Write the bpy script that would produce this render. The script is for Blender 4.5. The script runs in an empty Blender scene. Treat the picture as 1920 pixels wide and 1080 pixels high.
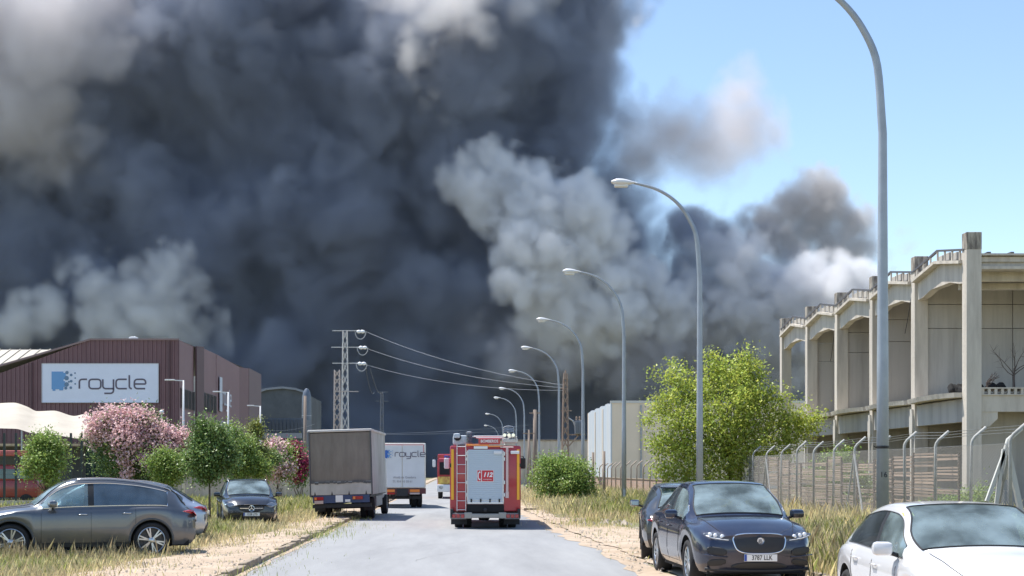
import bpy, bmesh, math, random
import numpy as np
from mathutils import Vector, Matrix, Euler
R = math.radians
scene = bpy.context.scene
COL = scene.collection
F = 2500.0; VX = 850.0; VY = 884.0; HC = 1.85      # focal (px at 1920), vanishing point, eye height

# ------------------------------------------------------------ camera, sky, sun, exposure
cam_data = bpy.data.cameras.new('camera')
cam = bpy.data.objects.new('camera', cam_data); COL.objects.link(cam)
cam.location = (0, 0, HC); cam.rotation_euler = (R(90), 0, 0)
cam_data.sensor_width = 36; cam_data.lens = 36 * F / 1920
cam_data.shift_x = (960 - VX) / 1920; cam_data.shift_y = (VY - 540) / 1920
cam_data.clip_start = 0.1; cam_data.clip_end = 6000
scene.camera = cam
SUN_EL, SUN_AZ = 66.0, -58.0                         # azimuth measured from +Y towards +X
world = bpy.data.worlds.new('World'); scene.world = world; world.use_nodes = True
wn = world.node_tree; wn.nodes.clear()
wo = wn.nodes.new('ShaderNodeOutputWorld'); wb = wn.nodes.new('ShaderNodeBackground'); ws = wn.nodes.new('ShaderNodeTexSky')
ws.sky_type = 'NISHITA'; ws.sun_disc = False; ws.sun_elevation = R(SUN_EL); ws.sun_rotation = R(SUN_AZ)
ws.altitude = 50; ws.air_density = 1.0; ws.dust_density = 0.25; ws.ozone_density = 1.2
wb.inputs['Strength'].default_value = 0.11
wn.links.new(ws.outputs[0], wb.inputs[0]); wn.links.new(wb.outputs[0], wo.inputs[0])
sd = bpy.data.lights.new('sun', 'SUN'); sd.energy = 3.7; sd.angle = R(0.55); sd.color = (1.0, 0.95, 0.87)
so = bpy.data.objects.new('sun', sd); COL.objects.link(so)
sdir = Vector((math.sin(R(SUN_AZ)) * math.cos(R(SUN_EL)), math.cos(R(SUN_AZ)) * math.cos(R(SUN_EL)), math.sin(R(SUN_EL))))
so.rotation_euler = sdir.to_track_quat('Z', 'Y').to_euler(); so.location = (-60, 20, 90)
scene.view_settings.view_transform = 'Standard'; scene.view_settings.look = 'None'
scene.view_settings.exposure = 1.0; scene.view_settings.gamma = 1.0; scene.view_settings.use_curve_mapping = False
scene.render.engine = 'CYCLES'
cy = scene.cycles
cy.use_denoising = True
try: cy.denoiser = 'OPENIMAGEDENOISE'
except Exception: pass
cy.max_bounces = 10; cy.diffuse_bounces = 3; cy.glossy_bounces = 4; cy.transmission_bounces = 6
cy.transparent_max_bounces = 16; cy.volume_bounces = 5
cy.volume_step_rate = 2.3; cy.volume_max_steps = 256
cy.caustics_reflective = False; cy.caustics_refractive = False

def P(px, py, Y):                                    # a point of the place at distance Y
    return Vector(((px - VX) * Y / F, Y, HC - (py - VY) * Y / F))

def G(px, py):                                       # the ground point seen at a pixel of the photograph
    Y = F * HC / (py - VY)
    return Vector(((px - VX) * Y / F, Y, 0))
# ------------------------------------------------------------ materials
MATS = {}
def mat(name, col, rough=.6, metal=0., var=0., vscale=3., col2=None, bump=0., bscale=20., coat=0., spec=.5,
        island=0., trans=0., streak=None, alpha=1., contrast=(.35, .65), detail=6., coords='Object'):
    if name in MATS: return MATS[name]
    m = bpy.data.materials.new(name); m.use_nodes = True; MATS[name] = m
    nt = m.node_tree; N = nt.nodes; L = nt.links.new; b = N['Principled BSDF']
    b.inputs['Roughness'].default_value = rough; b.inputs['Metallic'].default_value = metal
    b.inputs['Coat Weight'].default_value = coat; b.inputs['Coat Roughness'].default_value = .04
    b.inputs['Specular IOR Level'].default_value = spec; b.inputs['Alpha'].default_value = alpha
    b.inputs['Base Color'].default_value = (*col, 1)
    tc = N.new('ShaderNodeTexCoord'); src = tc.outputs[coords]
    last = None
    if col2 is not None or var > 0:
        if col2 is None: col2 = tuple(c * (1 - var) for c in col)
        nz = N.new('ShaderNodeTexNoise'); nz.inputs['Scale'].default_value = vscale; nz.inputs['Detail'].default_value = detail
        nz.inputs['Roughness'].default_value = .65
        if streak:
            mp = N.new('ShaderNodeMapping'); mp.inputs['Scale'].default_value = streak; L(src, mp.inputs[0]); L(mp.outputs[0], nz.inputs[0])
        else: L(src, nz.inputs[0])
        mr = N.new('ShaderNodeMapRange'); mr.inputs[1].default_value = contrast[0]; mr.inputs[2].default_value = contrast[1]
        L(nz.outputs[0], mr.inputs[0])
        mx = N.new('ShaderNodeMix'); mx.data_type = 'RGBA'; mx.inputs[6].default_value = (*col, 1); mx.inputs[7].default_value = (*col2, 1)
        L(mr.outputs[0], mx.inputs[0]); last = mx.outputs[2]
    if island > 0:
        ge = N.new('ShaderNodeNewGeometry'); hs = N.new('ShaderNodeHueSaturation')
        if last is not None: L(last, hs.inputs['Color'])
        else: hs.inputs['Color'].default_value = (*col, 1)
        a = N.new('ShaderNodeMapRange'); a.inputs[3].default_value = 1 - island; a.inputs[4].default_value = 1 + island
        L(ge.outputs['Random Per Island'], a.inputs[0]); L(a.outputs[0], hs.inputs['Value'])
        mu = N.new('ShaderNodeMath'); mu.operation = 'MULTIPLY'; mu.inputs[1].default_value = 7.31
        fr = N.new('ShaderNodeMath'); fr.operation = 'FRACT'; L(ge.outputs['Random Per Island'], mu.inputs[0]); L(mu.outputs[0], fr.inputs[0])
        h = N.new('ShaderNodeMapRange'); h.inputs[3].default_value = .5 - island * .055; h.inputs[4].default_value = .5 + island * .055
        L(fr.outputs[0], h.inputs[0]); L(h.outputs[0], hs.inputs['Hue']); last = hs.outputs[0]
    if last is not None: L(last, b.inputs['Base Color'])
    if bump > 0:
        bz = N.new('ShaderNodeTexNoise'); bz.inputs['Scale'].default_value = bscale; bz.inputs['Detail'].default_value = 5
        L(src, bz.inputs[0]); bp = N.new('ShaderNodeBump'); bp.inputs['Strength'].default_value = bump; bp.inputs['Distance'].default_value = .03
        L(bz.outputs[0], bp.inputs['Height']); L(bp.outputs[0], b.inputs['Normal'])
    if trans > 0:
        out = N['Material Output']; tr = N.new('ShaderNodeBsdfTranslucent'); ms = N.new('ShaderNodeMixShader'); ms.inputs[0].default_value = trans
        if last is not None: L(last, tr.inputs[0])
        else: tr.inputs[0].default_value = (*col, 1)
        L(b.outputs[0], ms.inputs[1]); L(tr.outputs[0], ms.inputs[2]); L(ms.outputs[0], out.inputs[0])
    return m
def glass_mat(name, tint, mixf, rough=.03):          # tinted pane: lets part of the light through, reflects the sky
    if name in MATS: return MATS[name]
    m = bpy.data.materials.new(name); m.use_nodes = True; MATS[name] = m
    nt = m.node_tree; N = nt.nodes; L = nt.links.new; b = N['Principled BSDF']
    b.inputs['Base Color'].default_value = (*[c * .75 for c in tint], 1); b.inputs['Roughness'].default_value = rough  # base colour lightened to carry the bright sky reflection
    b.inputs['IOR'].default_value = 2.3; b.inputs['Specular IOR Level'].default_value = .8; b.inputs['Specular Tint'].default_value = (.8, .95, 1, 1)
    t = N.new('ShaderNodeBsdfTransparent'); t.inputs[0].default_value = (*tint, 1)
    ms = N.new('ShaderNodeMixShader'); ms.inputs[0].default_value = mixf
    tc = N.new('ShaderNodeTexCoord'); nz = N.new('ShaderNodeTexNoise'); nz.inputs['Scale'].default_value = 1.7; nz.inputs['Detail'].default_value = 3   # uneven sky reflection put into the mix as soft patches
    mr = N.new('ShaderNodeMapRange'); mr.inputs[1].default_value = .35; mr.inputs[2].default_value = .65; mr.inputs[3].default_value = max(0, mixf - .22); mr.inputs[4].default_value = min(.95, mixf + .2)
    L(tc.outputs['Object'], nz.inputs[0]); L(nz.outputs[0], mr.inputs[0]); L(mr.outputs[0], ms.inputs[0])
    L(b.outputs[0], ms.inputs[1]); L(t.outputs[0], ms.inputs[2]); L(ms.outputs[0], N['Material Output'].inputs[0])
    return m
# ------------------------------------------------------------ mesh building
class MB:
    def __init__(s): s.v = []; s.f = []; s.m = []
    def add(s, vs, fs, mi=0):
        b = len(s.v); s.v += [tuple(v) for v in vs]; s.f += [tuple(b + i for i in f) for f in fs]; s.m += [mi] * len(fs); return s
    def box(s, c, size, rot=None, mi=0):
        x, y, z = (k / 2 for k in size); vs = [Vector((a, b, d)) for a in (-x, x) for b in (-y, y) for d in (-z, z)]
        if rot is not None:
            M_ = rot if isinstance(rot, Matrix) else Euler(rot).to_matrix(); vs = [M_ @ v for v in vs]
        c = Vector(c)
        return s.add([v + c for v in vs], [(0, 1, 3, 2), (4, 6, 7, 5), (0, 4, 5, 1), (2, 3, 7, 6), (0, 2, 6, 4), (1, 5, 7, 3)], mi)
    def bb(s, x0, x1, y0, y1, z0, z1, mi=0): return s.box(((x0 + x1) / 2, (y0 + y1) / 2, (z0 + z1) / 2), (abs(x1 - x0), abs(y1 - y0), abs(z1 - z0)), mi=mi)
    def rbox(s, c, size, bev, mi=0, rot=None):        # box with bevelled edges
        bm = bmesh.new(); bmesh.ops.create_cube(bm, size=1)
        for v in bm.verts: v.co = Vector([v.co[k] * size[k] for k in range(3)])
        bmesh.ops.bevel(bm, geom=bm.edges[:], offset=bev, segments=2, affect='EDGES', profile=.5)
        M_ = (rot if isinstance(rot, Matrix) else Euler(rot).to_matrix()) if rot is not None else Matrix.Identity(3)
        bm.verts.ensure_lookup_table(); c = Vector(c)
        s.add([M_ @ v.co + c for v in bm.verts], [[v.index for v in f.verts] for f in bm.faces], mi); bm.free(); return s
    def bar(s, a, b, w, h=None, mi=0):                # rectangular bar between two points
        a = Vector(a); b = Vector(b); h = h or w; d = b - a; L_ = d.length
        if L_ < 1e-6: return s
        q = d.to_track_quat('X', 'Z').to_matrix()
        return s.box((a + b) / 2, (L_, w, h), q, mi)
    def tube(s, pts, r, n=8, mi=0, caps=True):
        pts = [Vector(p) for p in pts]; rr = r if hasattr(r, '__len__') else [r] * len(pts); vs = []; up = None
        for i, p in enumerate(pts):
            d = (pts[min(i + 1, len(pts) - 1)] - pts[max(i - 1, 0)]).normalized()
            if up is None: up = d.orthogonal().normalized()
            else:
                up = (up - d * up.dot(d)); up = up.normalized() if up.length > 1e-6 else d.orthogonal().normalized()
            sd_ = d.cross(up)
            for k in range(n):
                t = 2 * math.pi * k / n; vs.append(p + (up * math.cos(t) + sd_ * math.sin(t)) * rr[i])
        fs = [(i * n + k, i * n + (k + 1) % n, (i + 1) * n + (k + 1) % n, (i + 1) * n + k) for i in range(len(pts) - 1) for k in range(n)]
        if caps: fs += [tuple(range(n))[::-1], tuple((len(pts) - 1) * n + k for k in range(n))]
        return s.add(vs, fs, mi)
    def lathe(s, prof, axis='Z', n=24, c=(0, 0, 0), mi=0):   # prof: (radius, height)
        vs = []
        for (r, h) in prof:
            for k in range(n):
                t = 2 * math.pi * k / n; a, b = r * math.cos(t), r * math.sin(t)
                vs.append({'Z': (a, b, h), 'Y': (a, h, b), 'X': (h, a, b)}[axis])
        fs = [(i * n + k, i * n + (k + 1) % n, (i + 1) * n + (k + 1) % n, (i + 1) * n + k) for i in range(len(prof) - 1) for k in range(n)]
        return s.add([(v[0] + c[0], v[1] + c[1], v[2] + c[2]) for v in vs], fs, mi)
    def prism(s, poly, d, mi=0):                      # poly: 3D points of a face, d: extrusion vector
        d = Vector(d); n = len(poly); vs = [Vector(p) for p in poly]; vs += [v + d for v in vs]
        return s.add(vs, [tuple(range(n))[::-1], tuple(range(n, 2 * n))] + [(i, (i + 1) % n, n + (i + 1) % n, n + i) for i in range(n)], mi)
    def build(s, name, mats, parent=None, smooth=False, kind=None, fix=True):
        me = bpy.data.meshes.new(name); me.from_pydata([tuple(v) for v in s.v], [], s.f)
        for m_ in (mats if isinstance(mats, (list, tuple)) else [mats]): me.materials.append(m_)
        if max(s.m, default=0) > 0: me.polygons.foreach_set('material_index', s.m)
        if fix:
            bm = bmesh.new(); bm.from_mesh(me); bmesh.ops.recalc_face_normals(bm, faces=bm.faces[:]); bm.to_mesh(me); bm.free()
        if smooth: me.shade_smooth()
        if smooth == 'auto': me.shade_smooth(); me.set_sharp_from_angle(angle=R(35))
        o = bpy.data.objects.new(name, me); COL.objects.link(o)
        if parent is not None: o.parent = parent
        if kind: o['kind'] = kind
        return o
def tag(o, label=None, cat=None, group=None, kind=None):
    if label: o['label'] = label
    if cat: o['category'] = cat
    if group: o['group'] = group
    if kind: o['kind'] = kind
    return o
def thing(name, label, cat, loc=(0, 0, 0), rz=0, group=None, rot=None):
    o = bpy.data.objects.new(name, None); COL.objects.link(o); o.location = loc; o.rotation_euler = rot or (0, 0, rz)
    o.empty_display_size = .2
    return tag(o, label, cat, group)
def copy_tree(o, parent=None, loc=None, rz=None, label=None):
    c = o.copy(); COL.objects.link(c)
    if parent is not None: c.parent = parent
    if loc is not None: c.location = loc
    if rz is not None: c.rotation_euler = (0, 0, rz)
    if label: c['label'] = label
    for ch in o.children: copy_tree(ch, c)
    return c
def np_mesh(name, V, faces_n, mats, parent=None, smooth=False):   # V: (n*k,3) with k verts per face, unshared
    k = faces_n; n = len(V) // k; me = bpy.data.meshes.new(name)
    me.vertices.add(len(V)); me.vertices.foreach_set('co', np.ascontiguousarray(V, np.float32).ravel())
    me.loops.add(n * k); me.loops.foreach_set('vertex_index', np.arange(n * k, dtype=np.int32))
    me.polygons.add(n); me.polygons.foreach_set('loop_start', np.arange(n, dtype=np.int32) * k)
    me.update(calc_edges=True); me.materials.append(mats)
    o = bpy.data.objects.new(name, me); COL.objects.link(o)
    if parent is not None: o.parent = parent
    return o
def text_mesh(txt, size, name, m, parent=None, loc=(0, 0, 0), rot=(R(90), 0, 0), align='CENTER', ext=.004, sx=1., shear=0., offset=0.):
    cu = bpy.data.curves.new(name, 'FONT'); cu.body = txt; cu.size = size; cu.align_x = align; cu.align_y = 'CENTER'; cu.extrude = ext
    cu.resolution_u = 3; cu.shear = shear; cu.offset = offset
    t = bpy.data.objects.new(name, cu); COL.objects.link(t)
    dg = bpy.context.evaluated_depsgraph_get(); me = bpy.data.meshes.new_from_object(t.evaluated_get(dg))
    bpy.data.objects.remove(t); me.name = name; me.materials.clear(); me.materials.append(m)
    o = bpy.data.objects.new(name, me); COL.objects.link(o); o.location = loc; o.rotation_euler = rot; o.scale = (sx, 1, 1)
    if parent is not None: o.parent = parent
    return o
# common matter
M_conc = mat('aged_concrete', (.58, .53, .46), .9, col2=(.36, .32, .275), vscale=1.3, streak=(1.6, 1.6, .22), bump=.3, bscale=6, contrast=(.42, .78))
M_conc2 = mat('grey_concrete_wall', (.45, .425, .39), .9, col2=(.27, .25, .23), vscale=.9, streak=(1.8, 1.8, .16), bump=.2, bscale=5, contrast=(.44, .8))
M_stain = mat('stained_concrete', (.42, .38, .32), .95, col2=(.15, .13, .115), vscale=2.2, streak=(3, 3, .5), contrast=(.4, .6))
M_galv = mat('galvanised_steel', (.42, .45, .48), .45, .55, var=.25, vscale=5)
M_white = mat('white_paint', (.78, .78, .78), .4, var=.06, vscale=2)
M_black = mat('black_plastic', (.02, .02, .022), .5)
M_rub = mat('tyre_rubber', (.022, .022, .024), .85, var=.3, vscale=30)
M_dark = mat('dark_void', (.012, .012, .013), .9)
M_chrome = mat('chrome', (.75, .76, .78), .12, 1.)
M_alloy = mat('alloy_rim', (.52, .53, .55), .28, .9)
# ------------------------------------------------------------ ground, road, verges
def sheet(name, pts, z, m, kind='structure'):
    mb = MB(); mb.add([(x, y, z) for x, y in pts], [tuple(range(len(pts)))]); return mb.build(name, m, kind=kind)
M_ground = mat('dry_ground', (.24, .20, .13), .95, col2=(.13, .14, .06), vscale=.35, bump=.4, bscale=8, coords='Object')
M_road = mat('dusty_asphalt', (.30, .305, .31), .85, col2=(.215, .218, .225), vscale=.55, streak=(1.6, .22, 1), bump=.25, bscale=55, contrast=(.3, .7), detail=9)
M_dirt = mat('pale_dirt', (.47, .375, .285), .95, col2=(.34, .26, .185), vscale=1.3, bump=.5, bscale=14, detail=10)
M_kerb = mat('kerb_concrete', (.38, .32, .25), .9, col2=(.22, .17, .12), vscale=2.5, bump=.5, bscale=15)
sheet('ground', [(-3000, -200), (3000, -200), (3000, 5000), (-3000, 5000)], 0, M_ground)
RL, RR_ = -3.87, 3.35
def strip(name, xa, xb, ys, z, m, jit=0, seed=1, zn=0.):
    rr = np.random.RandomState(seed); mb = MB(); vs = []
    nx = 7
    for y in ys:
        a = xa(y) + rr.uniform(-jit, jit); b = xb(y) + rr.uniform(-jit, jit)
        for k in range(nx): vs.append((a + (b - a) * k / (nx - 1), y, z + (rr.uniform(0, zn) if 0 < k < nx - 1 else 0)))
    n = len(ys)
    mb.add(vs, [(i * nx + k, i * nx + k + 1, (i + 1) * nx + k + 1, (i + 1) * nx + k) for i in range(n - 1) for k in range(nx - 1)])
    return mb.build(name, m, kind='structure', smooth=True)
ys = list(np.concatenate([np.arange(2, 90, .8), np.arange(90, 390, 6)]))
def right_edge_x(y): return RR_ + (0.55 if y < 22 else np.interp(y, [22, 30, 38, 60, 400], [.45, .55, .25, .0, 0]))
strip('road', lambda y: RL, lambda y: right_edge_x(y), ys, .006, M_road, 0.0)
strip('dusty_road_edge', lambda y: right_edge_x(y) - .5, lambda y: right_edge_x(y) + .1, ys, .012, M_dirt, .16, 3)
strip('gritty_road_edge', lambda y: RL, lambda y: RL + .16, ys, .012, M_dirt, .09, 5)
strip('left_verge_dirt', lambda y: float(np.interp(y, [15, 27, 42, 60], [-6.6, -6.3, -5.4, -5.2])) - .25 * math.sin(y * .6), lambda y: RL - .16, ys, .085, M_dirt, .12, 4, .045)
strip('right_verge_dirt', lambda y: right_edge_x(y) + .05, lambda y: float(np.interp(y, [0, 24, 40, 47, 53, 70, 90, 400], [7.5, 7.0, 6.0, 5.2, 4.1, 4.6, 5.5, 6])), ys, .03, M_dirt, .1, 9, .06)
# kerb stones along the left edge (each a stone), right kerb behind the parked cars
kl = MB().rbox((0, 0, 0), (.15, .98, .16), .018).build('kerb_stone', M_kerb); kl['kind'] = 'structure'
kl.name = 'kerb_stone'; kmesh = kl.data; bpy.data.objects.remove(kl)
def kerb(name, x, y0, y1, zc=.05, skip=0):
    root = bpy.data.objects.new(name, None); COL.objects.link(root); root['kind'] = 'structure'
    y = y0; rr = random.Random(int(x * 10))
    while y < y1:
        if rr.random() >= skip:
            k = bpy.data.objects.new('kerb_stone', kmesh); COL.objects.link(k); k.parent = root
            k.location = (x + rr.uniform(-.015, .015), y + .5, zc + rr.uniform(-.05, .012)); k.rotation_euler = (rr.uniform(-.02, .02), rr.uniform(-.05, .05), rr.uniform(-.015, .015))
        y += 1.0
kerb('left_kerb', RL - .08, 14, 110)
kerb('right_kerb', 6.25, 12, 40, .06)
kerb('far_right_kerb', 4.1, 58, 110, .05, .15)
# leaning cross kerb where the driveway meets the pavement
mb = MB(); mb.rbox((4.6, 62.5, .06), (2.6, .16, .16), .02); mb.build('driveway_kerb', M_kerb, kind='structure')
# rubble and stones on the right verge and along the left kerb
def pebbles(name, regions, m, seed):
    rr = np.random.RandomState(seed); V = []
    ico = np.array([(0, 0, 1), (1, 0, 0), (0, 1, 0), (-1, 0, 0), (0, -1, 0)], float)
    tris = [(0, 1, 2), (0, 2, 3), (0, 3, 4), (0, 4, 1)]
    for (x0, x1, y0, y1, z, n, s0, s1) in regions:
        for _ in range(n):
            c = np.array([rr.uniform(x0, x1), rr.uniform(y0, y1), z]); q = ico * rr.uniform(s0, s1) * rr.uniform(.6, 1.3, size=3)
            t = rr.uniform(0, 6.28); ca, sa = math.cos(t), math.sin(t); q = np.stack([q[:, 0] * ca - q[:, 1] * sa, q[:, 0] * sa + q[:, 1] * ca, q[:, 2]], 1) + c
            for t_ in tris: V += [q[i] for i in t_]
    return tag(np_mesh(name, np.array(V), 3, m), kind='stuff')
tag(pebbles('gravel', [(-6.2, -4.05, 17, 60, .1, 2500, .008, .035), (-4.0, -3.55, 17, 60, .01, 1400, .006, .025), (3.3, 6.2, 24, 60, .05, 1300, .01, .05), (4.2, 6.0, 43, 50, .06, 60, .06, .14)], mat('stones', (.42, .36, .29), .95, island=.35), 3),
    'scattered grit and small stones on the verges beside the road')

rr = random.Random(12)
mb = MB()
for k in range(6):                                  # cracks
    x, y = rr.uniform(-3.5, 3), rr.uniform(17, 60); a = rr.choice([0, math.pi / 2]) + rr.uniform(-.3, .3)
    for _ in range(14):
        x2, y2 = x + math.cos(a) * .28, y + math.sin(a) * .45; a += rr.uniform(-.5, .5)
        if -3.8 < x2 < 3.2: d = .004 + .005 * rr.random(); mb.add([(x - d, y, .0125), (x + d, y, .0125), (x2 + d, y2, .0125), (x2 - d, y2, .0125)], [(0, 1, 2, 3)])
        x, y = x2, y2
tag(mb.build('road_cracks', mat('crack_tar', (.22, .22, .222), .9)), 'fine dark cracks wandering over the road', kind='stuff')
# ------------------------------------------------------------ vegetation
def leaf_cloud(lobes, n, size, seed, shell=.55, droop=.0, zmin=.05, aspect=.5, sprays=0):
    """n folded leaves spread through ellipsoid lobes (x,y,z,rx,ry,rz); returns vertex array, 4 per leaf"""
    rr = np.random.RandomState(seed); L_ = np.array(lobes, float)
    if sprays:
        ex = []
        for _ in range(sprays):
            q = L_[rr.randint(len(L_))]; d_ = rr.normal(size=3); d_[2] = abs(d_[2]) * .9 + .1; d_ /= np.linalg.norm(d_); ln = q[3:6].mean() * rr.uniform(.3, .6)
            for t_ in (1.0, 1.22, 1.42): ex.append([*(q[:3] + d_ * q[3:6] * t_), ln * .28, ln * .28, ln * .3])
        L_ = np.vstack([L_, ex])
    w = (L_[:, 3] * L_[:, 4] * L_[:, 5]) ** (2 / 3); w /= w.sum(); idx = rr.choice(len(L_), n, p=w)
    d = rr.normal(size=(n, 3)); d /= np.linalg.norm(d, axis=1)[:, None]
    rad = (shell + (1 - shell) * rr.rand(n)) ** .8 * (1 + .12 * rr.normal(size=n))
    # twig clumps: leaves gather round a set of twig ends
    c = L_[idx, :3] + d * rad[:, None] * L_[idx, 3:6]
    m = max(12, n // 26); tw = c[rr.choice(n, m)]
    ti = rr.randint(0, m, n); near = tw[ti] + rr.normal(size=(n, 3)) * size * 1.7
    keep = rr.rand(n) < .72; c = np.where(keep[:, None], near, c)
    ok = c[:, 2] > zmin; c = c[ok]; n = len(c); d = d[ok]
    ax = rr.normal(size=(n, 3)) + d * .7; ax[:, 2] -= droop; ax /= np.linalg.norm(ax, axis=1)[:, None]
    sd_ = np.cross(ax, rr.normal(size=(n, 3)) * .6 + np.array([0, 0, 1.0])); sd_ /= (np.linalg.norm(sd_, axis=1)[:, None] + 1e-6)
    s = size * rr.uniform(.6, 1.35, n)[:, None]
    nrm = np.cross(ax, sd_)
    V = np.stack([c, c + ax * s * .5 + sd_ * s * aspect * .5 + nrm * s * .1, c + ax * s, c + ax * s * .5 - sd_ * s * aspect * .5 + nrm * s * .1], 1)
    return V.reshape(-1, 3)
M_bark = mat('bark', (.17, .13, .095), .95, col2=(.08, .06, .045), vscale=14, bump=.5, bscale=30)
M_leafA = mat('bright_leaves', (.43, .50, .10), .5, island=.42, trans=.45)
M_leafB = mat('deep_leaves', (.17, .26, .075), .45, island=.45, trans=.25)
M_leafC = mat('mid_leaves', (.26, .36, .09), .5, island=.4, trans=.3)
M_leafY = mat('olive_leaves', (.22, .25, .06), .55, island=.4, trans=.3)
M_pink = mat('pink_blossom', (.80, .56, .57), .6, island=.16, trans=.3)
M_mag = mat('magenta_blossom', (.40, .06, .14), .6, island=.35, trans=.25)
def limbs(base, top, lobes, r, seed, name='trunk', parent=None, stems=1):
    rr = random.Random(seed); mb = MB()
    for s_ in range(stems):
        b = Vector(base) + Vector((rr.uniform(-.12, .12), rr.uniform(-.12, .12), 0)) * (stems > 1)
        t = Vector(top) + Vector((rr.uniform(-.4, .4), rr.uniform(-.3, .3), 0)) * (stems > 1)
        mid = (b + t) / 2 + Vector((rr.uniform(-.08, .08), rr.uniform(-.05, .05), 0))
        mb.tube([b, mid, t], [r, r * .82, r * .6], 7)
    for (x, y, z, rx, ry, rz) in lobes:
        c = Vector((x, y, z)); p = Vector(top); m_ = p.lerp(c, .5) + Vector((rr.uniform(-.15, .15) * rx, 0, -rz * .15))
        mb.tube([p - Vector((0, 0, .1)), m_, c + Vector((0, 0, rz * .3))], [r * .5, r * .3, r * .08], 5)
        for _ in range(3):
            e = c + Vector((rr.uniform(-1, 1) * rx, rr.uniform(-1, 1) * ry, rr.uniform(-.3, 1) * rz)) * .85
            mb.tube([m_, m_.lerp(e, .5) + Vector((0, 0, .05)), e], [r * .2, r * .12, r * .03], 4)
    return mb.build(name, M_bark, parent, smooth=True)
def plant(name, label, cat, loc, lobes, n, size, m, seed, trunk_r=.05, top=None, blossom=None, stems=1, group=None, shell=.5, droop=0., aspect=.5):
    t = thing(name, label, cat, loc, 0, group)
    if top is None: top = (0, 0, lobes[0][2] * .5)
    limbs((0, 0, -.05), top, lobes[:12], trunk_r, seed, 'trunk' if stems == 1 else 'stems', t, stems)
    np_mesh('crown', leaf_cloud(lobes, int(n * 1.9), size * 1.15, seed, shell, droop, aspect=aspect, sprays=len(lobes) * 2), 4, m, t)
    if blossom:
        bl, bn, bs, bm_ = blossom
        np_mesh('blossom', leaf_cloud(bl, int(bn * 1.6), bs * 1.1, seed + 50, .85, aspect=.9), 4, bm_, t)
    return t
def rlobes(rx, ry, z0, z1, n, seed, k=.5, taper=.5):  # random lobes inside a rounded outline
    rr = random.Random(seed); out = []
    for i in range(n):
        t = rr.random(); z = z0 + (z1 - z0) * t; w = math.sqrt(max(.12, 1 - abs(2 * t - 1 + (1 - 2 * taper)) ** 2.2))
        a = rr.uniform(0, 6.28); q = math.sqrt(rr.random()) * (1 - k)
        r = k * rr.uniform(.55, 1.05)
        out.append((math.cos(a) * q * rx * w, math.sin(a) * q * ry * w, z, rx * r * w, ry * r * w, (z1 - z0) * k * rr.uniform(.35, .6) * .9))
    return out
# big bright green tree behind the right fence: lobes read off the photograph
tY = 71.0; tk = tY / F
def tl(px, py, rpx, dy=0, fz=.8): return ((px - 1368) * tk, dy, HC - (py - VY) * tk, rpx * tk, rpx * tk * .9, rpx * tk * fz)
lobes = [tl(1345, 690, 26), tl(1395, 690, 30, .3), tl(1418, 705, 22), tl(1265, 705, 24, .4), tl(1300, 735, 42), tl(1365, 725, 45, -.5), tl(1425, 745, 38), tl(1245, 760, 32), tl(1280, 790, 50, -.8),
         tl(1350, 790, 62, -1.2), tl(1420, 795, 50, -.5), tl(1480, 785, 36), tl(1515, 800, 30, .5), tl(1245, 835, 36), tl(1300, 850, 55, -.8), tl(1375, 850, 55, -1), tl(1440, 850, 40), tl(1480, 825, 30), tl(1245, 885, 30), tl(1300, 900, 40, -.5), tl(1360, 895, 40), tl(1455, 755, 16), tl(1225, 700, 9), tl(1330, 665, 9), tl(1400, 662, 9), tl(1422, 680, 10), tl(1470, 745, 14), tl(1535, 785, 14), tl(1216, 790, 12)]
plant('leafy_tree', 'large bright yellow-green tree spreading behind the wire fence and a lamp post', 'tree', ((1368 - VX) * tk, tY, 0), lobes, 19000, .145, M_leafA, 11, .16, top=(0, 0, 2.6), shell=.25)
# shrub growing behind the fence, right of the tree
plant('leafy_shrub', 'loose green shrub behind the wire fence in front of the concrete building', 'shrub', (17.4, 61, 0), [(-.3, 0, 1.0, 1.1, 1, 1.0), (.5, 0, 1.5, 1.0, 1, .9), (.2, -.3, .6, 1.5, 1, .7), (.1, 0, 2.3, .6, .6, .5), (1.2, .2, 1.0, .7, .7, .8)], 5200, .12, M_leafC, 12, .04, top=(0, 0, .6), stems=4)
plant('leafy_shrub', 'low green shrub at the fence foot beside the thick concrete pillar', 'shrub', (18.6, 49, 0), [(0, 0, .5, .9, .7, .5), (.6, 0, .7, .6, .6, .5), (-.8, 0, .4, .6, .6, .4)], 2200, .1, M_leafC, 13, .03, top=(0, 0, .3), stems=4)
# round bush on the right pavement
plant('round_bush', 'dense round green bush on the right pavement between two lamp posts', 'bush', (5.95, 72, 0), [(-.7, 0, 1.9, .85, .8, .7), (0, 0, 2.05, .9, .9, .65), (.8, 0, 1.75, .85, .8, .7), (-.85, 0, 1.1, .75, .8, .8), (.2, -.3, 1.1, 1.0, .9, .9), (1.0, 0, .9, .7, .8, .8), (-.5, 0, .5, .7, .7, .5), (.5, 0, .45, .8, .7, .5)], 9000, .12, M_leafC, 14, .05, top=(0, 0, .7), stems=5, droop=.2)
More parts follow.
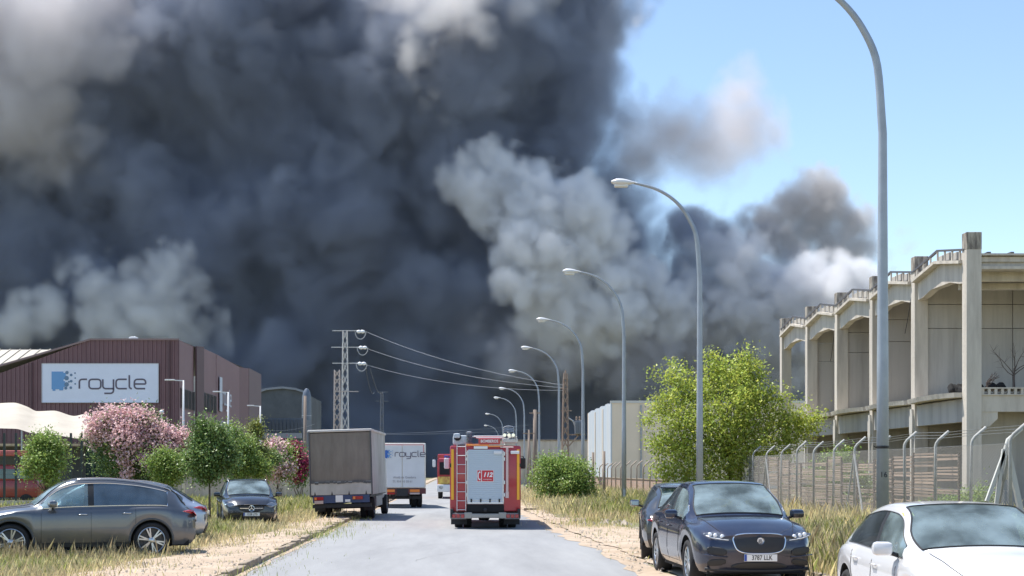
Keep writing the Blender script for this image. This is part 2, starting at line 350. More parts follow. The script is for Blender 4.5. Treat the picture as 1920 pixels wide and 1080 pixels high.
# left side: parking-strip trees and oleanders
def at(px, Y): return ((px - VX) * Y / F, Y, 0)
def LB(pxc, Y, items, fz=.85): # lobes in pixels relative to a base column
    k = Y / F; return [((px - pxc) * k, dy, max(.2, HC - (py - VY) * k), r * k * .82, r * k * .75, r * k * fz * .82) for (px, py, r, dy) in items]
plant('young_tree', 'small light green tree in front of the mesh fence at the far left', 'tree', at(85, 46), LB(85, 46, [(85, 830, 26, 0), (70, 840, 22, 0), (105, 845, 20, 0), (60, 868, 20, 0), (88, 870, 28, -.3), (112, 872, 15, 0), (52, 890, 12, 0), (95, 895, 20, 0)]), 5200, .085, M_leafC, 15, .04, top=(0, 0, 1.2))
oY = 58
ol = LB(262, oY, [(215, 803, 40, 0), (262, 798, 40, 0), (300, 823, 36, 0), (195, 828, 34, 0), (240, 843, 45, -.4), (290, 863, 40, 0), (225, 883, 38, 0), (335, 833, 26, .2), (270, 903, 45, 0), (340, 873, 34, .3), (200, 863, 22, 0)])
olb = LB(262, oY, [(205, 796, 38, -.2), (240, 785, 26, -.2), (262, 798, 38, -.4), (300, 818, 34, -.3), (190, 813, 28, -.2), (245, 825, 36, -.8), (335, 825, 24, 0), (350, 821, 16, 0), (280, 863, 16, -.8), (243, 863, 13, -1), (246, 891, 12, -1), (165, 785, 5, 0), (318, 849, 18, -.5)])
plant('oleander', 'wide oleander covered in pale pink blossom in front of the maroon warehouse', 'shrub', at(262, oY), ol, 9000, .14, M_leafB, 16, .06, blossom=(olb, 9500, .10, M_pink), stems=6, top=(0, 0, 1.2), aspect=.28)
plant('green_bush', 'plain green bush beneath the pink oleander behind the grey cars', 'bush', at(315, 52), LB(315, 52, [(315, 862, 22, 0), (295, 872, 20, 0), (335, 870, 20, 0), (315, 890, 30, 0)]), 4000, .09, M_leafC, 17, .03, stems=4, top=(0, 0, .6))
plant('street_tree', 'dense dark green tree on a thin trunk behind the black car', 'tree', at(393, 49), LB(393, 49, [(380, 800, 15, 0), (400, 815, 26, 0), (375, 825, 22, 0), (420, 835, 24, 0), (388, 855, 38, -.2), (365, 862, 20, 0), (420, 868, 24, 0), (390, 885, 30, 0), (372, 793, 6, 0), (430, 850, 14, 0)]), 8500, .095, M_leafB, 18, .05, top=(0, 0, 1.5))
plant('street_tree', 'lighter olive green tree right of the dark one, above the black car', 'tree', at(450, 56), LB(450, 56, [(440, 815, 16, 0), (455, 840, 30, 0), (470, 870, 30, 0), (445, 880, 28, 0), (485, 880, 20, 0), (430, 865, 16, 0), (432, 800, 7, 0)]), 6500, .095, M_leafC, 19, .05, top=(0, 0, 1.4))
plant('street_tree', 'slim pale yellow-green young tree beside the small grey lamp post', 'tree', at(478, 66), LB(478, 66, [(478, 800, 12, 0), (482, 815, 12, 0), (472, 835, 14, 0), (488, 850, 16, 0), (495, 875, 16, 0)]), 2600, .10, M_leafY, 20, .035, top=(0, 0, 1.8))
plant('oleander', 'pale pink oleander bush left of the canvas truck', 'shrub', at(520, 84), LB(520, 84, [(515, 845, 18, 0), (535, 850, 14, 0), (520, 870, 24, 0), (535, 885, 18, 0), (500, 885, 16, 0)]), 3000, .15, M_leafC, 21, .04, blossom=(LB(520, 84, [(512, 838, 14, -.3), (528, 842, 11, -.4), (515, 868, 20, -.8), (508, 885, 15, -.6), (540, 878, 12, -.5)]), 3000, .13, M_pink), stems=4, top=(0, 0, .8))
plant('oleander', 'deep magenta flowering shrub behind the canvas truck', 'shrub', at(560, 88), LB(560, 88, [(548, 850, 14, 0), (562, 870, 20, 0), (560, 892, 20, 0), (548, 838, 8, 0)]), 2600, .15, M_leafB, 22, .04, blossom=(LB(560, 88, [(548, 846, 12, -.3), (556, 862, 14, -.6), (572, 868, 10, -.5), (555, 886, 13, -.8), (545, 836, 6, 0)]), 2600, .13, M_mag), stems=4, top=(0, 0, .8))
plant('clipped_bush', 'dark clipped hedge bush between the two oleanders', 'bush', at(500, 78), LB(500, 78, [(492, 850, 8, 0), (505, 856, 10, 0), (515, 862, 10, 0), (498, 870, 12, 0)]), 1500, .12, M_leafB, 23, .03, stems=3, top=(0, 0, .8))
# ---- grass and weeds, one mass each
def grass(name, label, regions, m, seed, clump=.6):
    rr = np.random.RandomState(seed); out = []
    for (x0, x1, y0, y1, n, h0, h1, w, z) in regions:
        m_ = max(1, n // 7); cx = rr.uniform(x0, x1, m_); cyy = y0 + (y1 - y0) * rr.rand(m_) ** 1.25; hk = rr.uniform(.7, 1.15, m_) * (.8 + .3 * np.sin(cx * 1.7 + np.sin(cyy * .9) * 2))
        i = rr.randint(0, m_, n); sp = rr.uniform(.15, .8, m_)[i]
        bx = cx[i] + rr.normal(size=n) * sp; by = cyy[i] + rr.normal(size=n) * sp
        h = (h0 + (h1 - h0) * rr.rand(n) ** 1.6) * hk[i]; a = rr.uniform(0, 6.283, n); ln = h * rr.uniform(.05, .45, n)
        ww = w * rr.uniform(.6, 1.3, n); ca, sa = np.cos(a), np.sin(a); px_, py_ = -sa, ca
        b = np.stack([bx, by, np.full(n, z)], 1)
        sidev = np.stack([px_, py_, np.zeros(n)], 1) * ww[:, None]
        mid = b + np.stack([ca * ln * .35, sa * ln * .35, h * .6], 1); tip = b + np.stack([ca * ln, sa * ln, h], 1)
        V = np.stack([b - sidev, b + sidev, mid + sidev * .7, tip, mid - sidev * .7], 1)
        out.append(V.reshape(-1, 3))
    return tag(np_mesh(name, np.concatenate(out), 5, m), label, kind='stuff')
M_straw = mat('dry_grass_blades', (.84, .75, .46), .8, island=.35, trans=.3)
M_gras = mat('green_grass_blades', (.50, .53, .19), .7, island=.4, trans=.3)
M_head = mat('seed_heads', (.55, .48, .30), .8, island=.35, trans=.25)
grass('dry_grass', 'tall straw-coloured grass on the left verge under the parked cars', [
    (-14, -6.5, 21.5, 28.2, 60000, .06, .30, .0045, .0), (-7.2, -5.9, 21, 36, 12000, .03, .2, .004, .03), (-12, -5.9, 31, 43.5, 45000, .08, .36, .006, .0), (-8.5, -5.3, 40, 56, 26000, .08, .34, .008, .0), (-24, -6.3, 48, 78, 30000, .15, .5, .010, 0), (-30, -15, 22, 45, 20000, .15, .5, .008, 0)], M_straw, 31)
grass('green_grass', 'greener weeds mixed through the left verge grass', [
    (-14, -6.9, 23.0, 28.2, 16000, .1, .34, .005, .0), (-11, -6.6, 36, 43.8, 18000, .12, .42, .006, .0), (-24, -6.6, 50, 84, 32000, .2, .6, .011, 0), (-30, -15, 30, 60, 10000, .2, .6, .009, 0),
    (-6.3, -4.2, 18, 60, 2600, .02, .14, .005, .08), (4.0, 6.4, 26, 60, 1600, .03, .16, .006, .04), (-4.15, -3.88, 18, 60, 2600, .04, .18, .005, .02), (-4.3, -3.85, 36, 46, 900, .05, .26, .006, .03)], M_gras, 32)
grass('verge_weeds', 'dry yellow weeds along the right verge up to the fence', [
    (6.6, 15, 20, 40, 60000, .12, .6, .005, 0), (5.2, 13, 48, 70, 50000, .12, .6, .008, 0), (4.6, 8, 57, 95, 20000, .2, .7, .010, 0), (7, 13, 70, 125, 26000, .3, .85, .013, 0), (3.9, 5.5, 42, 48, 900, .06, .25, .006, .04), (14, 22, 36, 60, 20000, .2, .75, .008, 0)], M_straw, 33)
grass('green_weeds', 'yellow-green weeds and wild fennel on the right verge', [
    (6.8, 13, 22, 42, 30000, .15, .62, .0055, 0), (5.6, 11, 50, 68, 34000, .15, .7, .009, 0), (6, 12, 68, 100, 15000, .2, .8, .012, 0), (4.2, 5.6, 43, 47, 800, .08, .28, .006, .04)], M_gras, 34)
grass('seeding_oats', 'wild oats with pale seed heads in front of the grey SUV', [(-13, -6.9, 26.6, 28.3, 5200, .25, .52, .007, 0), (-7.6, -6.2, 29, 31, 500, .1, .35, .006, 0), (7, 9.5, 24, 34, 2500, .3, .7, .007, 0)], M_head, 35)
# ------------------------------------------------------------ cars
def smooth_i(x, xs, ysv):                            # monotone cubic through control points
    xs = np.asarray(xs, float); ysv = np.asarray(ysv, float); h = np.diff(xs); dl = np.diff(ysv) / h
    m = np.zeros(len(xs)); m[0] = dl[0]; m[-1] = dl[-1]
    for i in range(1, len(xs) - 1):
        m[i] = 0 if dl[i - 1] * dl[i] <= 0 else 2 * dl[i - 1] * dl[i] / (dl[i - 1] + dl[i])
    x = np.clip(np.asarray(x, float), xs[0], xs[-1]); i = np.clip(np.searchsorted(xs, x) - 1, 0, len(xs) - 2); t = (x - xs[i]) / h[i]
    return (2 * t**3 - 3 * t**2 + 1) * ysv[i] + (t**3 - 2 * t**2 + t) * h[i] * m[i] + (-2 * t**3 + 3 * t**2) * ysv[i + 1] + (t**3 - t**2) * h[i] * m[i + 1]
M_glass = glass_mat('car_glass', (.55, .70, .72), .62)
M_glassd = glass_mat('privacy_glass', (.10, .12, .13), .35)
M_seat = mat('car_seat_cloth', (.10, .10, .11), .8)
M_plate = mat('plate_white', (.80, .80, .78), .4); M_plateb = mat('plate_blue', (.02, .07, .35), .4); M_ink = mat('plate_ink', (.015, .015, .02), .5)
M_red = mat('rear_lamp_red', (.38, .015, .02), .15, coat=1.); M_lens = mat('headlamp_glass', (.30, .32, .35), .08, .5, coat=1.); M_led = mat('lamp_inner', (.85, .86, .88), .2, .3)
M_orange = mat('orange_lamp', (.75, .22, .03), .3, coat=1.)
class Car: pass
def make_car(sp, label, cat, loc, rz, group=None, name='car'):
    """x forward, y left, z up, origin on the ground under the middle. sp: dict of shape controls"""
    c = Car(); c.sp = sp; root = c.root = thing(name, label, cat, loc, rz, group)
    Lh = sp['L'] / 2; rw = sp['rw']; xw = sp['wheels']; Ra = rw + sp.get('gap', .07)
    top = sp['top']; hw0 = sp['W'] / 2; cowl, hdr, rhd, rtail = sp['glass']   # windscreen foot/top, rear glass top/foot
    xs = set(np.linspace(-Lh, Lh, 62)); xs |= {cowl, hdr, rhd, rtail}
    for w in xw: xs |= set(w + Ra * np.cos(np.linspace(0, math.pi, 15)))
    for d in sp['doors']: xs.add(d)
    for d in sp.get('pillars', []): xs |= {d[0], d[1]}
    keep = []; pri = {cowl, hdr, rhd, rtail, -Lh, Lh} | set(sp['doors'])
    for x in sorted(xs):
        if keep and x - keep[-1] < .018:
            if x in pri and keep[-1] not in pri: keep[-1] = x
            elif x in pri: keep.append(x)
            continue
        keep.append(x)
    X = np.array(keep); n = len(X)
    zt = smooth_i(X, *zip(*top)); zb = smooth_i(X, *zip(*sp['belt'])); W = smooth_i(X, *zip(*sp['plan'])) * hw0
    zb = np.minimum(zb, zt - .03)
    WR = smooth_i(X, *zip(*sp['roofw'])) * hw0
    zs0 = smooth_i(X, *zip(*sp['sill']))
    isg = ((X < cowl + .001) & (X > rtail - .001)).astype(float)
    gh = np.clip((zt - zb - .1) / .25, 0, 1) * isg    # 0 bonnet-like, 1 full greenhouse
    zs = zs0.copy()
    for w in xw:
        d = Ra**2 - (X - w)**2; zs = np.where(d > 0, np.maximum(zs, rw + np.sqrt(np.maximum(d, 0))), zs)
    rows = []
    mid = sp.get('mid', .55)
    def row(y, z): rows.append(np.stack([X, y, z], 1))
    tuck = sp.get('tuck', .06)
    lowf = np.clip((zs - zs0) / .15, 0, 1)
    row(W - tuck * (1 - lowf) - .012, zs)
    row(W - .012 - .35 * tuck * (1 - lowf), zs + (zb - zs) * .12)
    row(W - .002, zs + (zb - zs) * .3)
    row(W + .0, zs + (zb - zs) * .5)
    row(W - .008, zs + (zb - zs) * .68)
    row(W - .012, zs + (zb - zs) * .8)
    row(W - .035, zs + (zb - zs) * .93)
    row(W - .075, zb + .0)
    G0 = len(rows) - 1
    ybelt = W - .075; edge_z = zt - .055 * gh - .03 * (1 - gh) * 0
    fr = [.06, .93, 1.0]                              # greenhouse side: frame foot, glass top, cant rail
    zedge = zb + (zt - .07 - zb) * gh + (1 - gh) * (zt - zb) * .35
    yedge = WR * gh + (ybelt - .13) * (1 - gh)
    for f_ in (.06, .3, .62, .91):
        cv = .035 * math.sin(math.pi * f_) * gh
        row(ybelt + (yedge - ybelt) * f_ + cv, zb + (zedge - zb) * f_)
    row(yedge, zedge)                                # roof edge
    e = len(rows) - 1
    row(yedge - .05, zedge + (zt - zedge) * .45)
    for q in (.82, .6, .35, .12):
        row(np.minimum(yedge * q, yedge - .09 - .001), zedge + (zt - zedge) * (1 - q**2.2 * .55))
    row(yedge * 0, zt)
    S = np.stack(rows, 1)                             # n x rows x 3
    # plan curvature of the screens: pull the centre forward (front) and back (rear)
    def bow(S, x0, x1, amt, sgn):
        t = np.clip((S[:, :, 0] - x0) / (x1 - x0 + 1e-9), 0, 1); wgt = np.sin(np.pi * t) if False else t * t * (3 - 2 * t)
        yy = 1 - (S[:, :, 1] / np.maximum(hw0 * .8, .1))**2; S[:, :, 0] += sgn * amt * wgt * np.clip(yy, -.4, 1) * (S[:, :, 2] > (zb[:, None] - .02))
    bow(S, hdr - .5, cowl, sp.get('bowf', .10), 1); bow(S, rhd + .3, rtail, sp.get('bowr', .05), -1)
    def prof(z, side): return smooth_i(z, *zip(*sp['nose' if side > 0 else 'tail']))
    # lean of nose and tail with height
    for side in (1, -1):
        xe = side * Lh; t = np.clip(1 - np.abs(S[:, :, 0] - xe) / .55, 0, 1)**1.5
        S[:, :, 0] += side * t * prof(S[:, :, 2], side)
    m_rows = S.shape[1]; c.S = S; c.X = X; c.e = e; c.G0 = G0
    def V(i, j): return S[i, j] if j < m_rows else S[i, 2 * m_rows - 2 - j] * np.array([1, -1, 1])
    ncol = 2 * m_rows - 1
    verts = [tuple(V(i, j)) for i in range(n) for j in range(ncol)]
    groups = {}
    xc = (X[:-1] + X[1:]) / 2
    fd, md, rd = sp['doors']                          # front door front edge, B pillar, rear door rear edge
    gl0, gl1 = sp['dlo']                              # side glass extent (rear, front)
    for i in range(n - 1):
        for j in range(ncol - 1):
            jj = j if j < m_rows - 1 else ncol - 2 - j; side = 'left' if j < m_rows - 1 else 'right'; x = xc[i]; k = 'body'
            if jj >= e + 1 and hdr < x < cowl: k = 'windscreen'
            elif jj >= e + 1 and rtail + sp.get('rgap', .0) < x < rhd: k = 'rear_window'
            elif G0 + 1 <= jj <= e - 2 and gl0 < x < gl1 and gh[i] > .15 and gh[i + 1] > .1:
                k = 'side_window'
                for (p0, p1) in sp.get('pillars', []):
                    if p0 <= x <= p1: k = 'pillar_' + side
                if k == 'side_window': k += ('_front_' if x > md else '_rear_' if x > rd - .05 else '_quarter_') + side
            elif 1 <= jj <= G0 - 1 and rd < x < fd: k = ('front_door_' if x > md else 'rear_door_') + side
            groups.setdefault(k, []).append((i * ncol + j, i * ncol + j + 1, (i + 1) * ncol + j + 1, (i + 1) * ncol + j))
    # end caps
    def cap(side):
        i = n - 1 if side > 0 else 0; ring = [np.array(V(i, j)) for j in range(ncol)]; up = ring[G0:ncol - G0]; nt_ = len(up)
        ys_ = np.array([p[1] for p in up]) / up[0][1]; base = len(verts); nr = 12
        wz = [ring[j] for j in range(G0 + 1)]; zz = np.array([p[2] for p in wz]); yy = np.array([p[1] for p in wz])
        o_ = np.argsort(zz)
        zlo, zhi = zz.min(), up[0][2]; zc = np.array([p[2] for p in up]); bulge = sp.get('bulge', .09)
        for r_ in range(nr + 1):
            f_ = r_ / nr; z = zlo + (zhi - zlo) * f_; hw = np.interp(z, zz[o_], yy[o_])
            for q in range(nt_):
                y = hw * ys_[q]; z2 = z + (zc[q] - zhi) * f_**3
                x = side * (Lh + float(prof(z2, side))) + side * bulge * (1 - ys_[q]**2)
                if r_ == nr: x, y, z2 = up[q]; x = x + side * bulge * (1 - ys_[q]**2) * .6
                verts.append((x, y, z2))
        for r_ in range(nr):
            for q in range(nt_ - 1):
                a = base + r_ * nt_ + q; groups.setdefault('body', []).append((a, a + 1, a + nt_ + 1, a + nt_))
        # bridge hood lip to cap top
        for q in range(nt_ - 1):
            a = base + nr * nt_ + q; b = i * ncol + G0 + q; groups['body'].append((a, a + 1, b + 1, b))
        # bridge side ring to the cap edges
        c_ = (zz, yy, o_)
        def face(y, z):
            hw = float(np.interp(z, zz[o_], yy[o_])); return side * (Lh + float(prof(z, side)) + bulge * max(0, 1 - (y / hw)**2))
        return face
    c.front = cap(1); c.rear = cap(-1)
    c.paint = sp['paint']
    def part(k, name, m, parent, smooth=True):
        fs = groups.get(k)
        if not fs: return None
        used = sorted({v for f in fs for v in f}); mp = {v: q for q, v in enumerate(used)}
        mb = MB(); mb.add([verts[v] for v in used], [[mp[v] for v in f] for f in fs]); o = mb.build(name, m, parent, smooth='auto', fix=False)
        return o
    # weld the caps to the body skin
    bo = part('body', 'body', c.paint, root)
    bm = bmesh.new(); bm.from_mesh(bo.data); bmesh.ops.remove_doubles(bm, verts=bm.verts[:], dist=.012); bmesh.ops.recalc_face_normals(bm, faces=bm.faces[:]); bm.to_mesh(bo.data); bm.free()
    part('windscreen', 'windscreen', M_glass, root); part('rear_window', 'rear_window', sp.get('rglass', M_glassd), root)
    part('pillar_left', 'window_pillar', M_black, root); part('pillar_right', 'window_pillar', M_black, root)
    doors = {}
    for sd_ in ('left', 'right'):
        for w_ in ('front', 'rear'): doors[(w_, sd_)] = part(f'{w_}_door_{sd_}', 'door', c.paint, root)
        for w_ in ('front', 'rear', 'quarter'):
            part(f'side_window_{w_}_{sd_}', 'side_window', M_glass if w_ == 'front' else sp.get('sglass', M_glassd), root)
    def side_y(x, z):
        i = int(np.clip(np.searchsorted(X, x), 1, n - 1)); t = (x - X[i - 1]) / (X[i] - X[i - 1]); r_ = S[i - 1, :G0 + 5] * (1 - t) + S[i, :G0 + 5] * t
        return float(np.interp(z, r_[:, 2], r_[:, 1]))
    c.side_y = side_y
    # door seams, handles, belt trim
    zbf = lambda x: float(np.interp(x, X, zb)); zsf = lambda x: float(np.interp(x, X, zs))
    mb = MB()
    for s_ in (1, -1):
        for x in (fd, md, rd):
            z0, z1 = zsf(x) + .06, zbf(x) - .01
            if z1 - z0 < .15: z0 = z1 - .2
            mb.tube([(x, s_ * (side_y(x, z) + .0015), z) for z in np.linspace(z0, z1, 8)], .0045, 4)
        mb.tube([(x, s_ * (side_y(x, zsf(x) + .08) + .0015), zsf(x) + .08) for x in np.linspace(xw[1] + Ra + .12, fd, 8)], .004, 4)
    # bonnet shut lines
    jh = e + 1
    for s_ in (1, -1):
        pts = [(S[i, jh, 0], s_ * S[i, jh, 1], S[i, jh, 2] + .001) for i in range(n) if cowl + .05 < X[i] < Lh - .06]
        if len(pts) > 2: mb.tube(pts, .0045, 4)
    mb.build('panel_gaps', M_dark, root, kind='stuff')
    tm = sp.get('trim', M_chrome)
    for s_ in (1, -1):
        for w_, x in (('front', md + .17), ('rear', rd + .18)):
            z = zbf(x) - .13; h = MB(); pts = [(x + .095, z - .01), (x + .07, z), (x - .07, z), (x - .095, z - .006)]
            h.tube([(a, s_ * (side_y(a, b) + (.012 if q in (0, 3) else .035)), b) for q, (a, b) in enumerate(pts)], .012, 6)
            d_ = doors[(w_, 'left' if s_ > 0 else 'right')]; h.build('door_handle', sp.get('handle', c.paint), d_ or root, smooth=True)
        tr = MB(); ii = [i for i in range(n) if gl0 - .02 <= X[i] <= gl1 + .02 and gh[i] > .05]
        lo_ = [(S[i, G0 + 1, 0], s_ * (S[i, G0 + 1, 1] + .004), S[i, G0 + 1, 2]) for i in ii]; hi_ = [(S[i, e - 1, 0], s_ * (S[i, e - 1, 1] + .004), S[i, e - 1, 2]) for i in ii]
        tr.tube(lo_ + hi_[::-1] + lo_[:1], .009 if sp.get('trim') else .006, 4); tr.build('window_trim', tm if sp.get('trim') else M_black, root)
    # windscreen and rear window edge seals, roof rails
    for (xa, xb) in ((hdr, cowl), (rtail, rhd)):
        sl = MB()
        for s_ in (1, -1):
            sl.tube([(S[i, e + 1, 0], s_ * S[i, e + 1, 1], S[i, e + 1, 2] + .003) for i in range(n) if xa - .001 <= X[i] <= xb + .001], .011, 4)
        for xq in (xa, xb):
            i = int(np.argmin(abs(X - xq))); sl.tube([tuple(V(i, j) + np.array([0, 0, .003])) for j in range(e + 1, ncol - e - 1)], .012, 4)
        sl.build('window_seal', M_black, root, kind='stuff')
    if sp.get('rails'):
        for s_ in (1, -1):
            rl = MB(); ii = [i for i in range(n) if rhd - .15 < X[i] < hdr - .1]
            rl.tube([(X[i], s_ * (S[i, e, 1] - .03), S[i, e, 2] + (.045 if q not in (0, len(ii) - 1) else .01)) for q, i in enumerate(ii)], .014, 6); rl.build('roof_rail', sp['rails'], root, smooth=True)
    # wheel arches, underbody, wheels
    clad = sp.get('clad')
    zlow = sp['sill'][0][1]
    for w in xw:
        for s_ in (1, -1):
            a = MB(); th = np.linspace(-.12, math.pi + .12, 22)
            if clad:
                pts = [(w + (Ra + .012) * math.cos(t), rw + (Ra + .012) * math.sin(t)) for t in th]
                a.tube([(x, s_ * (side_y(float(np.clip(x, -Lh, Lh)), max(z, .5)) - .008), z) for x, z in pts], .028, 5); a.build('arch_trim', clad, root, smooth=True)
    ub = MB(); hwu = hw0 - .12
    ub.bb(xw[1] + Ra, xw[0] - Ra, -hwu, hwu, .2, .5); ub.bb(xw[0] + Ra, Lh - .12, -hwu + .08, hwu - .08, .22, .6); ub.bb(-Lh + .12, xw[1] - Ra, -hwu + .08, hwu - .08, .26, .6)
    for w in xw: ub.bb(w - Ra, w + Ra, -hwu + .12, hwu - .12, .25, .78)
    for s_ in (1, -1):                               # dark wheel houses
        for w in xw:
            th = np.linspace(0, math.pi, 12); pts = [(w + (Ra + .02) * math.cos(t), rw + (Ra + .02) * math.sin(t)) for t in th]
            for q in range(11): ub.add([(pts[q][0], s_ * (hw0 - .06), pts[q][1]), (pts[q + 1][0], s_ * (hw0 - .06), pts[q + 1][1]), (pts[q + 1][0], s_ * .35, pts[q + 1][1]), (pts[q][0], s_ * .35, pts[q][1])], [(0, 1, 2, 3)])
    ub.build('underbody', M_dark, root, fix=False, kind='stuff')
    c.wheelproto = None
    for w in xw:
        for s_ in (1, -1):
            if c.wheelproto is None:
                wt = bpy.data.objects.new('wheel', None); COL.objects.link(wt); wt.parent = root; c.wheelproto = wt
                tw = sp.get('tw', .25); k = MB()
                rr_ = sp['rim']
                k.lathe([(rr_, -tw / 2 + .03), (rr_ + .02, -tw / 2), (rw - .03, -tw / 2), (rw - .008, -tw / 2 + .03), (rw, -tw / 2 + .07), (rw, tw / 2 - .07), (rw - .008, tw / 2 - .03), (rw - .03, tw / 2), (rr_ + .02, tw / 2), (rr_, tw / 2 - .03)], 'Y', 40)
                k.build('tyre', M_rub, wt, smooth=True)
                k = MB(); yf = tw / 2 - .02           # outer face at +y
                k.lathe([(rr_ + .003, yf - .16), (rr_ + .003, yf), (rr_ - .012, yf + .006), (rr_ - .022, yf - .004), (rr_ - .03, yf - .16)], 'Y', 40)
                ns = sp.get('spokes', 10); sw = sp.get('spokew', .03); pair = sp.get('pair', .0)
                for q in range(ns):
                    for o_ in ((-pair, pair) if pair else (0,)):
                        a0 = 2 * math.pi * q / ns; a1 = a0 + o_
                        p0 = Vector((math.cos(a0) * .05, yf - .02, math.sin(a0) * .05)); p1 = Vector((math.cos(a1) * (rr_ - .02), yf - .006, math.sin(a1) * (rr_ - .02))); k.bar(p0, p1, sw, .03)
                k.lathe([(.0, yf - .0), (.045, yf - .002), (.07, yf - .02), (.07, yf - .06)], 'Y', 20); k.build('rim', sp.get('rimmat', M_alloy), wt, smooth='auto')
                k = MB(); k.lathe([(0, yf - .1), (rr_ - .03, yf - .1)], 'Y', 24); k.lathe([(.0, yf - .09), (.16, yf - .09), (.16, yf - .07), (0.0, yf - .07)], 'Y', 24); k.build('brake_disc', mat('brake_metal', (.08, .08, .085), .5, .6), wt)
                wq = wt
            else: wq = copy_tree(c.wheelproto)
            wq.parent = root; wq.location = (w, s_ * (hw0 - sp.get('tw', .25) / 2 - .025), rw); wq.rotation_euler = (0, sp.get('spin', .2) * w, 0 if s_ > 0 else math.pi)
    # cabin: dashboard, seats, steering wheel
    zf = zbf(cowl) - .06
    cb = MB(); cb.rbox(((cowl + hdr) / 2 + .1, 0, zf - .06), (cowl - hdr - .2, hw0 * 1.45, .16), .04); cb.build('dashboard', M_black, root, smooth='auto')
    for s_ in (1, -1):
        for x_, nm in ((md + .28, 'front_seat'), (rd + .55, 'rear_seat')):
            st = MB(); st.rbox((x_ + .1, s_ * .37, .62), (.5, .5, .16), .05); st.rbox((x_ - .18, s_ * .37, .88), (.14, .48, .55), .05, rot=(0, -.2, 0)); st.rbox((x_ - .24, s_ * .37, min(1.26, zt.max() - .3)), (.09, .26, .19), .04, rot=(0, -.1, 0))
            st.build(nm, M_seat, root, smooth='auto')
    sw_ = MB(); cs = Vector((md + .75, sp.get('driver', 1) * .37, zf - .02)); th = np.linspace(0, 2 * math.pi, 22)
    sw_.tube([cs + Vector((.09 * math.sin(t) * 1, .18 * math.cos(t), .17 * math.sin(t))) for t in th], .013, 6); sw_.build('steering_wheel', M_black, root, smooth=True)
    mr = MB(); mr.rbox((hdr + .16, 0, zt.max() - .16), (.03, .24, .07), .012); mr.build('inner_mirror', M_black, root)
    # door mirrors
    for s_ in (1, -1):
        xm = sp.get('mirror_x', cowl - .38); zm = zbf(xm) + .07; ym = side_y(xm, zbf(xm) - .02)
        q = MB(); q.tube([(xm, s_ * (ym - .03), zm - .05), (xm, s_ * (ym + .07), zm - .02)], .025, 6)
        q.build('mirror_arm', M_black, root, smooth=True)
        q = MB(); q.rbox((xm + .01, s_ * (ym + .16), zm + .03), (.17, .22, .15), .05, rot=(0, 0, s_ * .2)); mo = q.build('door_mirror', sp.get('mirror_mat', c.paint), root, smooth='auto')
        q = MB(); q.rbox((xm - .07, s_ * (ym + .16), zm + .03), (.02, .17, .1), .006, rot=(0, 0, s_ * .2)); q.build('mirror_glass', M_chrome, mo)
    # wipers
    for y0 in (.5, -.15):
        wp = MB(); wp.tube([(cowl + .08, y0, zbf(cowl) + .03), (cowl - .02, y0 - .55, zbf(cowl) + .07)], .008, 4)
        wp.build('wiper', M_black, root)
    def patch(name, end, yc, zc, hw, hh, m, off=.006, power=4, skew=0., nx=14, ny=7, parent=None, taper=0., dish=0.):
        fn = c.front if end > 0 else c.rear; mb = MB(); pv_ = []
        for r_ in range(ny + 1):
            for q in range(nx + 1):
                a = 2 * q / nx - 1; b = 2 * r_ / ny - 1
                # squircle mapping keeps the outline rounded
                kx = (1 - abs(b)**power)**(1 / power) if abs(b) < 1 else .45; ky = (1 - abs(a)**power)**(1 / power) if abs(a) < 1 else .45
                kx = max(kx, .5 if power < 3 else .72); ky = max(ky, .5 if power < 3 else .72)
                y = yc + a * hw * kx * (1 + taper * b); z = zc + b * hh * ky + skew * (y - yc)
                pv_.append((fn(y, z) + end * (off - dish * (1 - a * a) * (1 - b * b)), y, z))
        mb.add(pv_, [(r_ * (nx + 1) + q, r_ * (nx + 1) + q + 1, (r_ + 1) * (nx + 1) + q + 1, (r_ + 1) * (nx + 1) + q) for r_ in range(ny) for q in range(nx)])
        mb2 = MB(); rim_ = [r_ * (nx + 1) for r_ in range(ny + 1)]
        o = mb.build(name, m, parent or root, smooth=True, fix=False)
        md_ = o.modifiers.new('thickness', 'SOLIDIFY'); md_.thickness = .012; md_.offset = 0
        return o
    c.patch = patch
    def plate(end, yc, zc, txt, w=.52, h=.11, off=.03):
        fn = c.front if end > 0 else c.rear; x = fn(yc, zc) + end * off; p = MB(); p.rbox((x, yc, zc), (.012, w, h), .004); po = p.build('number_plate', M_plate, root)
        e_ = MB(); e_.box((x + end * .0072, yc - end * (w / 2 - .022), zc), (.002, .04, h * .92)); e_.build('blue_band', M_plateb, po)
        if txt: text_mesh(txt, h * .95, 'plate_number', M_ink, po, (x + end * .0075, yc + end * .02, zc), (R(90), 0, R(90) * end), ext=.001, sx=.80 if end > 0 else .80, offset=.0015)
        return po
    c.plate = plate
    return c

def paint(name, col, metal=.55, rough=.32): return mat(name, col, rough, metal, coat=.9, col2=tuple(c * .9 + d for c, d in zip(col, (.045, .038, .028))), vscale=1.1, contrast=(.45, .8), detail=10)   # light road dust
BLK = M_black
SUV_SILL = [(-2.5, .30), (-1.0, .27), (1.0, .27), (2.5, .25)]
